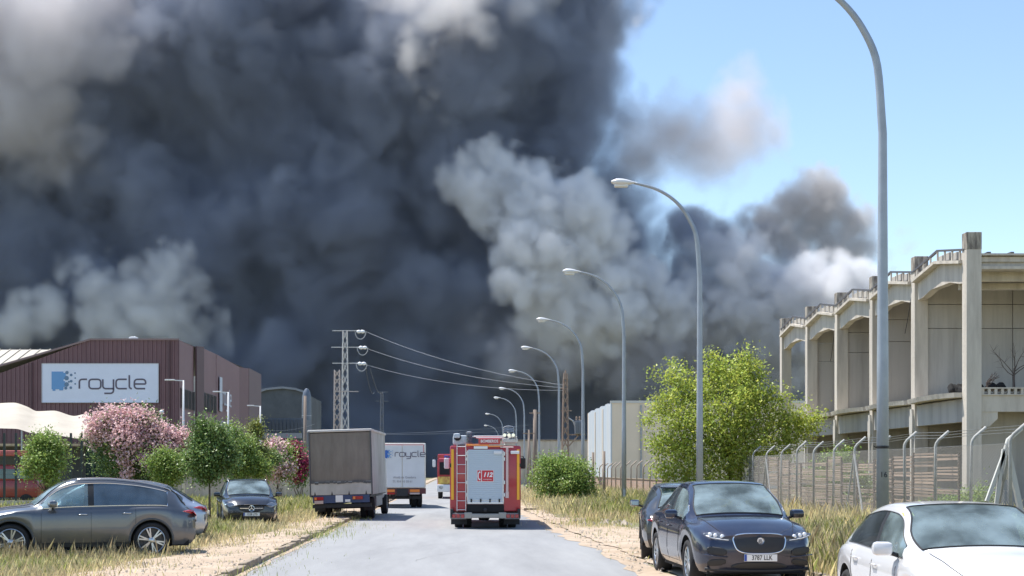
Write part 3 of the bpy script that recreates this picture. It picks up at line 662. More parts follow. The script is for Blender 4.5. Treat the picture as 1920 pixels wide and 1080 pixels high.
# --- grey SUV side-on, far left
q8 = dict(L=4.95, W=2.0, rw=.385, rim=.285, wheels=(1.49, -1.50), top=[(-2.475, 1.02), (-2.36, 1.12), (-2.2, 1.19), (-1.9, 1.36), (-1.45, 1.58), (-.9, 1.68), (-.2, 1.71), (.4, 1.68), (.75, 1.56), (1.25, 1.27), (1.45, 1.13), (1.9, 1.08), (2.3, .98), (2.475, .84)],
    belt=[(-2.475, .98), (-1.6, 1.08), (0, 1.06), (1.4, 1.03), (2.1, .94), (2.475, .78)], plan=[(-2.475, .86), (-2.2, .95), (-1.5, 1), (1.5, 1), (2.1, .95), (2.475, .80)], roofw=[(-2.475, .55), (-1.8, .62), (-1, .68), (.5, .69), (1.4, .74), (2.475, .6)],
    sill=SUV_SILL, glass=(1.38, .58, -1.45, -2.16), doors=(1.02, -.08, -1.02), dlo=(-1.95, 1.2), pillars=[(-.14, -.02)], nose=[(.2, -.08), (.5, .02), (.8, 0), (1.1, -.15)], tail=[(.2, -.12), (.5, .03), (.85, .03), (1.1, -.10)],
    paint=paint('grey_paint', (.115, .125, .14), .6, .3), trim=M_chrome, rails=M_alloy, clad=mat('grey_cladding', (.07, .075, .08), .55), spokes=6, pair=.13, spokew=.024, rimmat=M_alloy, handle=M_chrome, gap=.06)
g_ = G(285, 1046); rzA = R(180 + 18)
q8f = dict(q8); q8f.update(L=4.46, bulge=.05, wheels=(1.53, -1.31), glass=(1.36, .62, -1.42, -2.0), doors=(1.04, .02, -.88), dlo=(-1.76, 1.18), pillars=[(-.04, .08)]); 
for k_ in ('top', 'belt'): q8f[k_] = [(x * .901, z * 1.025) for x, z in q8[k_]]
for k_ in ('plan', 'roofw'): q8f[k_] = [(x * .901, v) for x, v in q8[k_]]
q8f['top'] = [(-2.23, 1.0), (-2.16, 1.10), (-2.03, 1.24), (-1.80, 1.45), (-1.4, 1.59), (-.9, 1.68), (-.3, 1.725), (.15, 1.71), (.48, 1.62), (.9, 1.31), (1.08, 1.17), (1.6, 1.10), (2.05, .99), (2.23, .85)]
q8f['plan'] = [(-2.23, .74), (-2.0, .89), (-1.4, .985), (-.9, 1), (1.4, 1), (1.9, .95), (2.23, .8)]
q8f.update(glass=(1.05, .42, -1.62, -2.1), doors=(.93, -.07, -.98), dlo=(-1.66, .92), pillars=[(-.13, -.01)], mirror_x=.70)
a8 = make_car(q8f, 'dark grey SUV seen side-on in tall grass, nose cut off by the frame', 'car', (-7.95, 28.82, 0), rzA)
for s_ in (1, -1):
    a8.patch('tail_light', -1, s_ * .72, .93, .20, .055, M_red)
    t = MB(); pts = [(-2.40, .93), (-2.22, .95)]; t.tube([(x, s_ * (a8.side_y(x, z) - .012), z) for x, z in [(-2.2, .97), (-2.12, .98), (-1.98, .99)]], [.05, .045, .01], 6); t.build('tail_light_wing', M_red, a8.root, smooth=True)
    a8.patch('headlight', 1, s_ * .68, .80, .18, .06, M_lens)
a8.patch('front_grille', 1, 0, .62, .5, .24, M_black); a8.patch('bumper_insert', -1, 0, .42, .6, .09, M_black); a8.plate(-1, 0, .8, '')
# --- silver SUV behind it
q5 = dict(q8); q5.update(L=4.66, W=1.9, rw=.36, rim=.255, wheels=(1.4, -1.42), paint=paint('silver_paint', (.40, .44, .50), .7, .3), top=[(x * .94, z * .97) for x, z in q8['top']], belt=[(x * .94, z * .97) for x, z in q8['belt']], plan=[(x * .94, v) for x, v in q8['plan']],
    roofw=[(x * .94, v) for x, v in q8['roofw']], glass=(1.3, .55, -1.42, -2.06), doors=(.95, -.08, -.98), dlo=(-1.8, 1.1), spokes=10, pair=0, spokew=.03)
s5 = make_car(q5, 'silver SUV mostly hidden behind the grey one, only its tail showing', 'car', (-8.68, 33.6, 0), R(180 + 13))
for s_ in (1, -1):
    s5.patch('tail_light', -1, s_ * .70, .90, .18, .06, M_red)
    t = MB(); t.tube([(x, s_ * (s5.side_y(x, z) - .012), z) for x, z in [(-2.3, .92), (-2.2, .94), (-2.05, .94)]], [.055, .05, .01], 6); t.build('tail_light_wing', M_red, s5.root, smooth=True)
s5.patch('bumper_insert', -1, 0, .42, .8, .14, M_black); s5.plate(-1, 0, .8, '')
# --- black compact SUV, nose to camera, behind the grass
gl = dict(q8); gl.update(L=4.41, W=1.83, rw=.35, rim=.25, wheels=(1.37, -1.36), paint=paint('black_paint', (.012, .016, .026), .4, .22), top=[(-2.205, .95), (-2.1, 1.1), (-1.9, 1.2), (-1.6, 1.42), (-1.1, 1.56), (-.2, 1.61), (.3, 1.59), (.6, 1.5), (1.1, 1.2), (1.3, 1.08), (1.7, 1.03), (2.05, .93), (2.205, .78)],
    belt=[(-2.205, .92), (-1.4, 1.04), (0, 1.0), (1.2, .98), (1.9, .9), (2.205, .74)], plan=[(-2.205, .84), (-1.9, .95), (-1.3, 1), (1.3, 1), (1.8, .95), (2.205, .8)], roofw=[(-2.205, .55), (-1.6, .64), (-.9, .7), (.4, .72), (1.2, .84), (2.205, .64)],
    glass=(1.22, .45, -1.35, -1.95), doors=(.85, -.1, -1.0), dlo=(-1.7, 1.0), pillars=[(-.15, -.04)], spokes=5, pair=.16, spokew=.035, nose=[(.2, -.06), (.5, .02), (.75, 0), (1.0, -.12)], tail=[(.2, -.1), (.5, .03), (.85, .02), (1.1, -.08)], trim=None)
gm = make_car(gl, 'black compact SUV facing the camera in the grass beneath the trees', 'car', (-7.02, 45.2, 0), R(-90 + 13))
for s_ in (1, -1): gm.patch('headlight', 1, s_ * .64, .77, .19, .075, M_lens, skew=s_ * .12, power=2.6)
gm.patch('grille', 1, 0, .66, .40, .13, M_black, off=.008, taper=.12)
b = MB(); fx = gm.front(0, .66) + .02; th = np.linspace(0, 2 * math.pi, 20)
b.tube([(fx, .09 * math.cos(t), .66 + .09 * math.sin(t)) for t in th], .010, 5)
for k in range(3): a_ = math.pi / 2 + k * 2 * math.pi / 3; b.bar((fx, 0, .66), (fx, .085 * math.cos(a_), .66 + .085 * math.sin(a_)), .016)
b.build('star_emblem', M_chrome, gm.root)
b = MB()
for s_ in (1, -1): b.bar((gm.front(s_ * .1, .66) + .015, s_ * .1, .66), (gm.front(s_ * .37, .66) + .015, s_ * .37, .665), .012, .022)
b.build('grille_bar', M_chrome, gm.root)
gm.patch('lower_intake', 1, 0, .38, .6, .09, M_black); gm.plate(1, 0, .47, '1528 LYG')
# --- dark blue SUV with a big mesh grille, parked nose to camera on the right
jp = dict(L=4.73, W=1.94, rw=.37, rim=.255, wheels=(1.46, -1.41), top=[(-2.365, .98), (-2.25, 1.1), (-2.05, 1.2), (-1.6, 1.42), (-1.1, 1.57), (-.3, 1.70), (.2, 1.68), (.5, 1.58), (1.05, 1.25), (1.25, 1.13), (1.6, 1.10), (2.1, 1.01), (2.3, .92), (2.365, .86)],
    belt=[(-2.365, .95), (-1.5, 1.10), (0, 1.05), (1.2, 1.02), (1.8, .96), (2.2, .87), (2.365, .78)], plan=[(-2.365, .86), (-2.0, .95), (-1.4, 1.0), (1.4, 1), (1.9, .965), (2.2, .90), (2.365, .80)], roofw=[(-2.365, .52), (-1.6, .6), (-.9, .67), (.4, .69), (1.15, .83), (2.365, .64)],
    sill=SUV_SILL, glass=(1.17, .35, -1.5, -2.1), doors=(.85, -.15, -1.02), dlo=(-1.65, .98), pillars=[(-.2, -.08)], nose=[(.2, -.12), (.4, .0), (.6, .03), (.85, -.02), (1.0, -.16)], tail=[(.2, -.12), (.5, .03), (.85, .02), (1.1, -.08)], bulge=.15,
    paint=paint('midnight_blue_paint', (.022, .027, .055), .6, .25), trim=M_chrome, spokes=10, pair=0, spokew=.022, rimmat=M_alloy, rglass=M_glassd, tw=.27, spin=.3)
jg = make_car(jp, 'dark blue SUV with a large chrome-ringed mesh grille parked facing the camera on the right', 'car', (4.74, 23.4, 0), R(-90 + 1.4))
def chrome_grille(c, yc, zc, hw, hh, power=3.6, taper=.1):
    # ring of chrome tube round a recessed black mesh
    pts = []
    for k in range(49):
        t = 2 * math.pi * k / 48; a = math.copysign(abs(math.cos(t))**(2 / power), math.cos(t)); b_ = math.copysign(abs(math.sin(t))**(2 / power), math.sin(t))
        y = yc + a * hw * (1 + taper * b_); z = zc + b_ * hh; pts.append((c.front(y, z) + .012, y, z))
    r = MB(); r.tube(pts, .014, 6, caps=False); ring = r.build('grille_ring', M_chrome, c.root, smooth=True)
    back = MB(); n = len(pts) - 1; cpt = (c.front(yc, zc) + .004, yc, zc); V_ = [cpt] + [(p[0] - .006, p[1], p[2]) for p in pts[:n]] + [tuple((np.array(p) * .5 + np.array(cpt) * .5) + np.array([.015, 0, 0])) for p in pts[:n]]
    fs = []
    for k in range(n):
        k2 = (k + 1) % n; fs += [(1 + k, 1 + k2, 1 + n + k2, 1 + n + k), (0, 1 + n + k, 1 + n + k2)]
    back.add(V_, fs); g = back.build('grille_mesh', M_black, c.root, fix=False)
    w = MB()
    for k in np.arange(-1.1, 1.12, .065):
        for sg in (1, -1):
            seg = []
            for z in np.linspace(zc - hh * .9, zc + hh * .9, 12):
                y = yc + k * hw + sg * (z - zc) * .8; a = (y - yc) / (hw * (1 + taper * (z - zc) / hh)); b_ = (z - zc) / hh
                if abs(a)**power + abs(b_)**power < .9: seg.append((c.front(y, z) + .022, y, z))
            if len(seg) > 1: w.tube(seg, .0035, 3)
    w.build('mesh_bars', mat('dark_gloss', (.05, .05, .055), .25), g, kind='stuff')
    return ring
chrome_grille(jg, 0, .72, .40, .155)
b = MB(); fx = jg.front(0, .80) + .035; b.lathe([(0, 0), (.048, 0), (.05, .006), (.058, .014), (.062, 0), (.06, -.02)], 'X', 24, (fx, 0, .765)); em = b.build('round_badge', M_chrome, jg.root, smooth='auto')
b = MB(); b.rbox((fx + .008, 0, .765), (.01, .05, .05), .004); b.build('badge_face', mat('badge_grey', (.25, .25, .26), .35, .6), em)
for s_ in (1, -1):
    hl = jg.patch('headlight', 1, s_ * .66, .83, .19, .06, mat('dark_lens', (.20, .21, .23), .1, .4, coat=1.), skew=s_ * .16, power=2.8)
    i_ = MB()
    for k, dy in enumerate((-.08, .02, .1)):
        y = s_ * (.65 + dy); z = .838 + dy * .16; i_.lathe([(0, .02), (.028, .016), (.036, 0), (.03, -.01)], 'X', 14, (jg.front(y, z) + .01, y, z))
    i_.tube([(jg.front(s_ * y, z) + .018, s_ * y, z) for y, z in ((.48, .772), (.6, .785), (.72, .805), (.82, .84))], .009, 5); i_.build('lamp_inner', M_led, hl, smooth=True)
    v = jg.patch('side_vent', 1, s_ * .66, .60, .15, .06, M_black, skew=s_ * .12, power=6); jg.patch('side_vent', 1, s_ * .66, .42, .14, .05, M_black, skew=-s_ * .1, power=6)
    q = MB(); q.tube([(jg.front(s_ * y, z) + .012, s_ * y, z) for y, z in ((.5, .51), (.66, .515), (.86, .54))], .012, 5); q.build('vent_blade', jg.paint, jg.root, smooth=True)
jg.patch('lower_intake', 1, 0, .375, .42, .055, M_black, taper=-.15)
q = MB(); q.tube([(jg.front(y, .29) - .01, y, .29 + .03 * (abs(y) / .9)**3) for y in np.linspace(-.82, .82, 15)], .03, 6); q.build('front_lip', M_black, jg.root, smooth=True)
jg.plate(1, 0, .50, '3787 LLK')
# --- dark SUV seen from behind beyond it
mp_ = dict(jp); mp_.update(paint=paint('graphite_paint', (.03, .034, .042), .5, .25), top=[(-2.365, .93), (-2.25, 1.06), (-2.1, 1.17), (-1.7, 1.42), (-1.2, 1.56), (-.3, 1.62), (.2, 1.60), (.5, 1.52), (1.05, 1.24), (1.25, 1.10), (1.6, 1.06), (2.1, .96), (2.3, .88), (2.365, .8)], bulge=.12, glass=(1.17, .35, -1.35, -2.12), W=1.93, spokes=5, rglass=M_glass, clad=BLK, trim=None)
mc = make_car(mp_, 'dark graphite SUV seen from behind, half hidden by the dark blue one', 'car', (5.08, 29.4, 0), R(90 - 7.5))
mc.patch('tail_light', -1, .58, .86, .25, .045, M_red, power=2.6); mc.patch('tail_light', -1, -.58, .86, .25, .045, M_red, power=2.6)
mc.patch('light_strip', -1, 0, .86, .42, .02, M_red); mc.patch('bumper_insert', -1, 0, .42, .55, .1, M_black)
for s_ in (1, -1):
    for d_ in (0, .13):
        q = MB(); y = s_ * (.52 + d_); x0 = mc.rear(y, .36); q.tube([(x0 + .1, y, .36), (x0 - .05, y, .36)], .052, 12, caps=False); q.tube([(x0 + .0, y, .36), (x0 - .045, y, .36)], .042, 12); q.build('exhaust_pipe', M_chrome, mc.root, smooth='auto')
q = MB(); q.rbox((-1.52, 0, 1.53), (.34, 1.1, .03), .012, rot=(0, -.12, 0)); q.build('roof_spoiler', mc.paint, mc.root)
mc.plate(-1, 0, .62, '')
# --- white hatchback, near right, nose cut off by the frame
ln = dict(L=4.28, W=1.80, rw=.32, rim=.215, wheels=(1.31, -1.32), top=[(-2.14, .88), (-2.05, 1.02), (-1.9, 1.1), (-1.5, 1.32), (-1.0, 1.43), (-.2, 1.51), (.25, 1.49), (.5, 1.42), (1.0, 1.14), (1.2, 1.04), (1.6, .96), (2.0, .80), (2.14, .68)],
    belt=[(-2.14, .86), (-1.3, .96), (0, .92), (1.1, .90), (1.7, .82), (2.14, .64)], plan=[(-2.14, .84), (-1.8, .95), (-1.2, 1.0), (1.2, 1), (1.7, .96), (2.14, .78)], roofw=[(-2.14, .55), (-1.5, .62), (-.9, .70), (.4, .73), (1.15, .93), (2.14, .66)],
    sill=[(-2.2, .22), (2.2, .18)], glass=(1.13, .30, -1.35, -1.95), doors=(.82, -.12, -.98), dlo=(-1.35, .95), pillars=[(-.18, -.06)], nose=[(.15, -.05), (.4, .02), (.6, 0), (.9, -.1)], tail=[(.2, -.08), (.5, .02), (.85, .0), (1.1, -.08)],
    paint=mat('white_car_paint', (.64, .64, .65), .28, 0, coat=1.), trim=None, spokes=5, pair=.12, spokew=.03, tw=.22, handle=mat('white_car_paint', (.8,) * 3), bowf=.14)
wl = make_car(ln, 'white hatchback at the lower right, its bonnet cut off by the frame', 'car', (5.72, 15.3, 0), R(-90 - 2.2))
for s_ in (1, -1):
    wl.patch('headlight', 1, s_ * .6, .66, .18, .06, M_lens, skew=s_ * .15, power=2.6); wl.patch('tail_light', -1, s_ * .52, .83, .2, .06, M_red, skew=s_ * .1, power=2.6)
wl.patch('grille', 1, 0, .60, .38, .07, M_black); wl.patch('lower_intake', 1, 0, .33, .6, .08, M_black); wl.plate(1, 0, .44, '')
q = MB(); i = int(np.argmin(abs(wl.X - .33))); q.rbox((wl.X[i] + .12, -.62, 1.37), (.09, .12, .004), .001, rot=(0, R(24), 0)); q.build('windscreen_sticker', mat('yellow_sticker', (.62, .55, .12), .5), wl.root)
# ------------------------------------------------------------ rounded line lettering and the dissolving-squares emblem
def arc(cx, cy, r, a0, a1, n=7): return [(cx + r * math.cos(R(a0 + (a1 - a0) * k / n)), cy + r * math.sin(R(a0 + (a1 - a0) * k / n))) for k in range(n + 1)]
LET = {   # strokes in a box of x-height 1
 'r': ([[(0, 0), (0, .72)] + arc(.28, .72, .28, 180, 90) + [(.75, 1)]], .95),
 'o': ([arc(.3, .7, .3, 90, 180) + arc(.3, .3, .3, 180, 270) + arc(.85, .3, .3, 270, 360) + arc(.85, .7, .3, 0, 90) + [(.3, 1)]], 1.35),
 'y': ([[(0, 1), (0, .3)] + arc(.3, .3, .3, 180, 270) + [(1.05, 0)], [(1.05, 1), (1.05, -.2)] + arc(.75, -.2, .3, 0, -90) + [(.15, -.5)]], 1.3),
 'c': ([[(1.05, 1), (.3, 1)] + arc(.3, .7, .3, 90, 180) + arc(.3, .3, .3, 180, 270) + [(1.05, 0)]], 1.3),
 'l': ([[(0, 1.45), (0, .25)] + arc(.25, .25, .25, 180, 270)], .5),
 'e': ([[(.05, .5), (1.1, .5), (1.1, .7)] + arc(.8, .7, .3, 0, 90) + [(.3, 1)] + arc(.3, .7, .3, 90, 180) + arc(.3, .3, .3, 180, 270) + [(1.05, 0)]], 1.3)}
def line_word(word, x, z, h, m, parent, y=0, w=.12, xs=1.0):
    for ch in word:
        strokes, adv = LET[ch]; mb = MB()
        for st in strokes:
            pts = [Vector((x + a * h * xs, y, z + b * h)) for a, b in st]
            for k, (a, b) in enumerate(zip(pts[:-1], pts[1:])): mb.bar(a, b, .01 + .0008 * (k % 3), w * h)
        o = mb.build('letter', m, parent, fix=False); x += adv * h * xs
    return x
def emblem(x, z, h, mb_, md_, parent, y=0):
    mb = MB(); mb.bb(x, x + h * .62, y - .006, y + .006, z + h * .08, z + h); mb.bb(x + h * .62, x + h * .74, y - .005, y + .005, z + h * .6, z + h * .93); mb.bb(x + h * .62, x + h * .7, y - .0055, y + .005, z + h * .2, z + h * .5)
    mb.bb(x + .05 * h, x + h * .2, y - .005, y + .005, z, z + h * .1); mb.bb(x + .4 * h, x + h * .6, y - .005, y + .005, z + h * .02, z + h * .1)
    mb.build('emblem_block', mb_, parent)
    for dx, dz, r in [(.8, .95, .09), (.78, .66, .12), (.78, .33, .12), (.74, .14, .08), (1.02, .82, .07), (1.02, .5, .07), (1.0, .16, .07), (1.22, .92, .045), (1.23, .66, .04), (1.23, .36, .045), (.9, .47, .05)]:
        d = MB(); d.lathe([(0, -.006), (r * h, -.006), (r * h, .004)], 'Y', 10, (x + dx * h, y - .002, z + dz * h)); d.build('emblem_dot', md_, parent)
M_letter = mat('sign_letter', (.10, .085, .13), .4); M_eblue = mat('emblem_blue', (.14, .33, .62), .4); M_edot = mat('emblem_grey', (.13, .22, .34), .4); M_eblue2 = mat('emblem_deep_blue', (.03, .13, .45), .4)
# ------------------------------------------------------------ maroon corrugated warehouse
M_mar = mat('maroon_sheet', (.19, .105, .115), .5, .1, col2=(.165, .09, .10), vscale=.5)
M_mar2 = mat('maroon_smooth_sheet', (.25, .15, .16), .5, .1, col2=(.22, .13, .14), vscale=.3)
M_mar3 = mat('maroon_dark_trim', (.10, .05, .058), .5)
M_wind = mat('dark_pane', (.015, .016, .02), .35, spec=.2)
M_sign = mat('sign_board', (.74, .79, .92), .4, var=.05, vscale=1)
wY = 100.0; k = wY / F; zz = lambda py: HC - (py - VY) * k; xx = lambda px: (px - VX) * k
wh = thing('warehouse', 'maroon corrugated warehouse with a sloping roofline behind the pink oleander', 'warehouse', (xx(336), wY, 0))
ox = xx(336)
def topz(px): return np.interp(px, [-260, 0, 170, 336], [zz(762), zz(700), zz(637), zz(637)])
# front cladding: every pressed sheet is a piece, with its ribs
def rib_sheet(x0, x1, zt0, zt1, z0, nrib):
    mb = MB(); w = x1 - x0; top = lambda x: zt0 + (zt1 - zt0) * (x - x0) / w
    px = []; 
    for q in range(nrib):
        a = x0 + w * q / nrib; s_ = w / nrib
        px += [(a, 0), (a + s_ * .55, 0), (a + s_ * .65, -.07), (a + s_ * .9, -.07)]
    px.append((x1, 0)); n = len(px)
    vs = [(x, y, z0) for x, y in px] + [(x, y, top(x)) for x, y in px]
    mb.add(vs, [(i, i + 1, n + i + 1, n + i) for i in range(n - 1)]); return mb
px0 = -260
while px0 < 336:
    px1 = min(336, px0 + 33.1); a, b = xx(px0) - ox, xx(px1) - ox
    rib_sheet(a, b, topz(px0), topz(px1), .0, 4).build('cladding_sheet', M_mar, wh, fix=False); px0 = px1
# road-side wall in panels, measured bays
def SX(px): return xx(336) * F / (px - VX)            # depth where the side wall crosses a pixel column
def side_panel(p0, p1, za, zb_, z0, m, name, dx=0.):
    y0, y1 = SX(p0) - wY, SX(p1) - wY; mb = MB(); mb.prism([(dx, y0, z0), (dx, y1, z0), (dx, y1, zb_), (dx, y0, za)], (-.12, 0, 0)); return mb.build(name, m, wh)
def zs_(px, py): return HC - (py - VY) * SX(px) / F
side_panel(336.2, 363, zs_(337, 638), zs_(363, 650), 0, M_mar2, 'wall_panel')
side_panel(363, 377, zs_(363, 649), zs_(377, 650), 0, M_mar3, 'pilaster', .25)
side_panel(377, 405, zs_(377, 651), zs_(405, 664), 0, M_mar2, 'wall_panel')
side_panel(405, 448, zs_(405, 664), zs_(448, 688), 0, M_mar2, 'wall_panel', .03)
side_panel(448, 466, zs_(448, 688), zs_(466, 691), 0, M_mar, 'wall_panel', .02)
side_panel(466, 489, zs_(466, 690), zs_(489, 702), 0, mat('faded_maroon', (.16, .11, .12), .5), 'wall_panel', .05)
for (p0, p1, pa, pb, n) in ((338, 363.5, 727, 765, 4), (378.5, 405, 734, 771, 4)):
    y0, y1 = SX(p0) - wY, SX(p1) - wY; zt_, zb_ = zs_(p0, pa), zs_(p0, pb)
    for q in range(n):
        f = MB(); a = y0 + (y1 - y0) * q / n; b = y0 + (y1 - y0) * (q + 1) / n
        f.bb(.02, .07, a + .0, b, zb_, zt_); fo = f.build('window', mat('window_frame', (.16, .11, .11), .5), wh)
        g = MB(); g.bb(.05, .085, a + .09 * (b - a), b - .09 * (b - a), zb_ + .06, zt_ - .06); g.build('pane', M_wind, fo)
rf = MB(); yb = SX(489) - wY                          # roof
rf.add([(xx(-260) - ox, .05, zz(762)), (xx(170) - ox, .05, zz(637) - .02), (0, .05, zz(637) - .02), (0, yb, zs_(489, 702) - .05), (xx(170) - ox, yb, zs_(489, 702) - .05), (xx(-260) - ox, yb, zz(762))], [(0, 1, 4, 5), (1, 2, 3, 4)])
rf.build('roof', mat('grey_roof_sheet', (.3, .3, .31), .6), wh)
tr = MB(); pts = [(xx(p) - ox, -.09, float(topz(p)) + .02) for p in (-260, 170, 336)]
for a, b in zip(pts[:-1], pts[1:]): tr.bar(a, b, .12, .14)
tr.build('roof_edge_trim', mat('edge_trim', (.24, .17, .17), .5), wh)
v = MB(); v.lathe([(.35, 0), (.35, .3), (.2, .34), (0, .34)], 'Z', 12, (xx(243) - ox, 1.2, zz(637))); v.tube([(xx(243) - ox, 1.2, zz(634)), (xx(246) - ox, 1.2, zz(627))], .05, 6); v.build('roof_vent', M_white, wh)
sg = thing('sign_board', 'large pale sign board reading roycle on the maroon warehouse front', 'sign', (xx(80), wY - .12, zz(755)))
b = MB(); W_, H_ = xx(298) - xx(80), zz(682) - zz(755); b.bb(0, W_, -.04, .03, 0, H_); b.build('board', M_sign, sg)
b = MB()
for q in ((0, 0, W_, 0), (0, H_, W_, H_), (0, 0, 0, H_), (W_, 0, W_, H_)): b.bar((q[0], -.05, q[1]), (q[2], -.05, q[3]), .05, .05)
b.build('board_frame', mat('board_frame_grey', (.5, .5, .54), .4), sg)
emblem(xx(98) - xx(80), zz(733) - zz(755), 36 * k, M_eblue, M_edot, sg, -.055)
line_word('roycle', xx(150) - xx(80), zz(729) - zz(755), 17.5 * k, M_letter, sg, -.055, .17, 1.09)
for px in (60, 318):
    b = MB(); b.tube([(xx(px) - ox, -.16, 0), (xx(px) - ox, -.16, float(topz(px)) - .1)], .06, 6); b.build('downpipe', M_mar3, wh)
b = MB(); b.bar((xx(-260) - ox, -.1, 3.2), (0, -.1, 3.2), .05, .12); b.build('base_flashing', M_mar3, wh)
# pale lettering on the side wall, seen very obliquely
sw = thing('wall_sign', 'pale emblem and lettering mounted on the road side of the maroon warehouse', 'sign', (ox + .16, SX(409), 0), R(90))
M_pale = mat('pale_letter', (.55, .6, .68), .5)
yr = lambda p: SX(p) - SX(409)
zA = zs_(415, 745)
b = MB(); b.bb(yr(408.5), yr(413), -.03, .02, zA - 1.3, zA + 1.7); b.build('emblem_block', M_pale, sw)
line_word('roycle', yr(414), zA - .6, 1.0, M_pale, sw, -.03, .16, .98 * (yr(431) - yr(414)) / 6.7)
text_mesh('RECICLAJE', .75, 'small_lettering', M_pale, sw, ((yr(409) + yr(430)) / 2, -.03, zA - 2.4), (R(90), 0, 0), sx=1.6)
# cream roofed hall behind
h = thing('hall', 'long hall with a cream sheet roof behind the left shoulder of the warehouse', 'building', (xx(-60), 150, 0)); kk = 150 / F
b = MB(); b.bb(-18, 12, 0, 18, 0, HC + (VY - 700) * kk); b.build('wall', M_conc, h)
for q in range(14):
    b = MB(); xa = (-60 - 850) * kk; a0 = (-160 + q * 20.5 - 850) * kk - xx(-60); a1 = (-160 + (q + 1) * 20.5 - 850) * kk - xx(-60)
    b.add([(a0, 0, HC + (VY - 712) * kk), (a1, 0, HC + (VY - 712) * kk), (a1, 14, HC + (VY - 655) * kk * 1.09), (a0, 14, HC + (VY - 655) * kk * 1.09), (a0, 14, HC), (a1, 14, HC)], [(0, 1, 2, 3), (3, 2, 5, 4)]); b.bar((a0, 0, HC + (VY - 711) * kk), (a0, 14, HC + (VY - 654) * kk * 1.09), .1)
    b.build('roof_sheet', mat('cream_sheet', (.42, .39, .33), .7), h)
# wavy cream canopy
cv = thing('canopy', 'wavy cream fabric canopy over the yard at the far left', 'canopy', (0, 0, 0)); cY = 78.0; ck = cY / F
tp = smooth_i(np.linspace(-60, 172, 50), [-60, 0, 25, 50, 70, 100, 140, 155, 172], [772, 756, 755, 762, 771, 770, 780, 777, 776])
bt = smooth_i(np.linspace(-60, 172, 50), [-60, 0, 30, 60, 100, 150, 172], [800, 803, 804, 812, 815, 822, 815])
mb = MB(); nn = 50; pxs = np.linspace(-60, 172, nn); nr = 9
for r_ in range(nr):
    f = r_ / (nr - 1)
    for q in range(nn):
        y = cY + 9 * f; z_ = (HC - (bt[q] - VY) * ck) * (1 - f) + (HC - (tp[q] - VY) * (cY + 9) / F) * f + .35 * math.sin(f * math.pi)
        mb.v.append(((pxs[q] - VX) * y / F, y, z_))
mb.f = [(r_ * nn + q, r_ * nn + q + 1, (r_ + 1) * nn + q + 1, (r_ + 1) * nn + q) for r_ in range(nr - 1) for q in range(nn - 1)]; mb.m = [0] * len(mb.f)
o = mb.build('canopy_sheet', mat('cream_fabric', (.58, .53, .45), .8, trans=.2, col2=(.50, .45, .38), vscale=.6), cv, smooth=True)
for px in (-40, 40, 110, 165):
    b = MB(); x = (px - VX) * ck; b.tube([(x, cY + .1, 0), (x, cY + .1, HC - (float(np.interp(px, pxs, bt)) - VY) * ck)], .06, 6); b.build('canopy_post', M_galv, cv)
# dark mesh fence under it
mf = thing('mesh_fence', 'dark green mesh fence with tall black posts behind the parked grey SUV', 'fence', (0, 0, 0)); fY = 64.0; fk = fY / F
M_fpost = mat('dark_green_post', (.02, .035, .035), .5)
posts = [-35, 8, 30, 133, 153, 175, 205, 235, 262]
for px in posts:
    b = MB(); x = (px - VX) * fk; b.bb(x - .045, x + .045, fY - .05, fY + .05, 0, HC - (812 - VY) * fk); b.build('fence_post', M_fpost, mf)
b = MB(); x0, x1 = (-40 - VX) * fk, (262 - VX) * fk
for z in np.arange(.1, 3.5, .2): b.bar((x0, fY, z), (x1, fY, z), .007)
for x in np.arange(x0, x1, .1): b.bar((x, fY + .008, .05), (x, fY + .008, 3.55), .0045)
b.build('fence_wires', M_fpost, mf, kind='stuff')
for (a_, b_) in ((160, 205), (205, 235), (235, 262)):
    s_ = MB(); s_.bb((a_ - VX) * fk, (b_ - VX) * fk - .05, fY + .1, fY + .12, .1, 3.4); s_.build('screen_panel', mat('green_screen_net', (.025, .05, .045), .9, alpha=.86, var=.3, vscale=4), mf)
b = MB(); b.bb((-40 - VX) * fk, (262 - VX) * fk, fY - .1, fY + .1, 0, .45); b.build('fence_base_wall', M_conc, mf)
# things in the yard: dark open shed front behind the fence
sh = thing('shed', 'dark open-fronted shed under the cream canopy', 'shed', ((60 - VX) * 84 / F, 84, 0))
b = MB(); b.bb(-11, 6.5, 4, 4.2, 0, 3.6); b.build('back_wall', mat('shed_wall', (.16, .17, .17), .9), sh)
b = MB(); b.bb(-11, 6.5, 0, 4.2, 3.45, 3.6); b.build('shed_roof', M_conc, sh)
for q in range(5):
    b = MB(); b.bb(-9 + q * 3.4, -7.4 + q * 3.4, 3.85, 3.98, .0, 2.6); b.build('shed_door', mat('shed_door_grey', (.09, .10, .11), .7), sh)
# red service van in the yard
M_redv = mat('red_van_paint', (.30, .035, .03), .35, coat=.6)
rv = thing('red_van', 'red van with pale windows parked behind the mesh fence at the far left', 'van', ((20 - VX) * 70 / F, 70, 0))
b = MB(); b.rbox((0, 0, .95), (3.4, 1.8, .9), .12); b.rbox((-.1, 0, 1.75), (3.0, 1.7, .9), .18); b.build('body', M_redv, rv, smooth='auto')
b = MB(); b.rbox((-.1, 0, 2.8), (2.9, 1.6, .28), .05); b.build('roof_box', mat('faded_red', (.5, .12, .10), .5), rv, smooth='auto')
for x in (-.95, .1, 1.05):
    b = MB(); b.rbox((x, -.86, 1.72), (.85, .03, .5), .01); b.build('window', mat('teal_pane', (.12, .2, .22), .15), rv)
for x in (-1.1, 1.1):
    b = MB(); b.lathe([(0, -.1), (.2, -.1), (.34, -.08), (.34, .1), (0, .1)], 'Y', 18, (x, -.85, .34)); b.build('wheel', M_rub, rv)
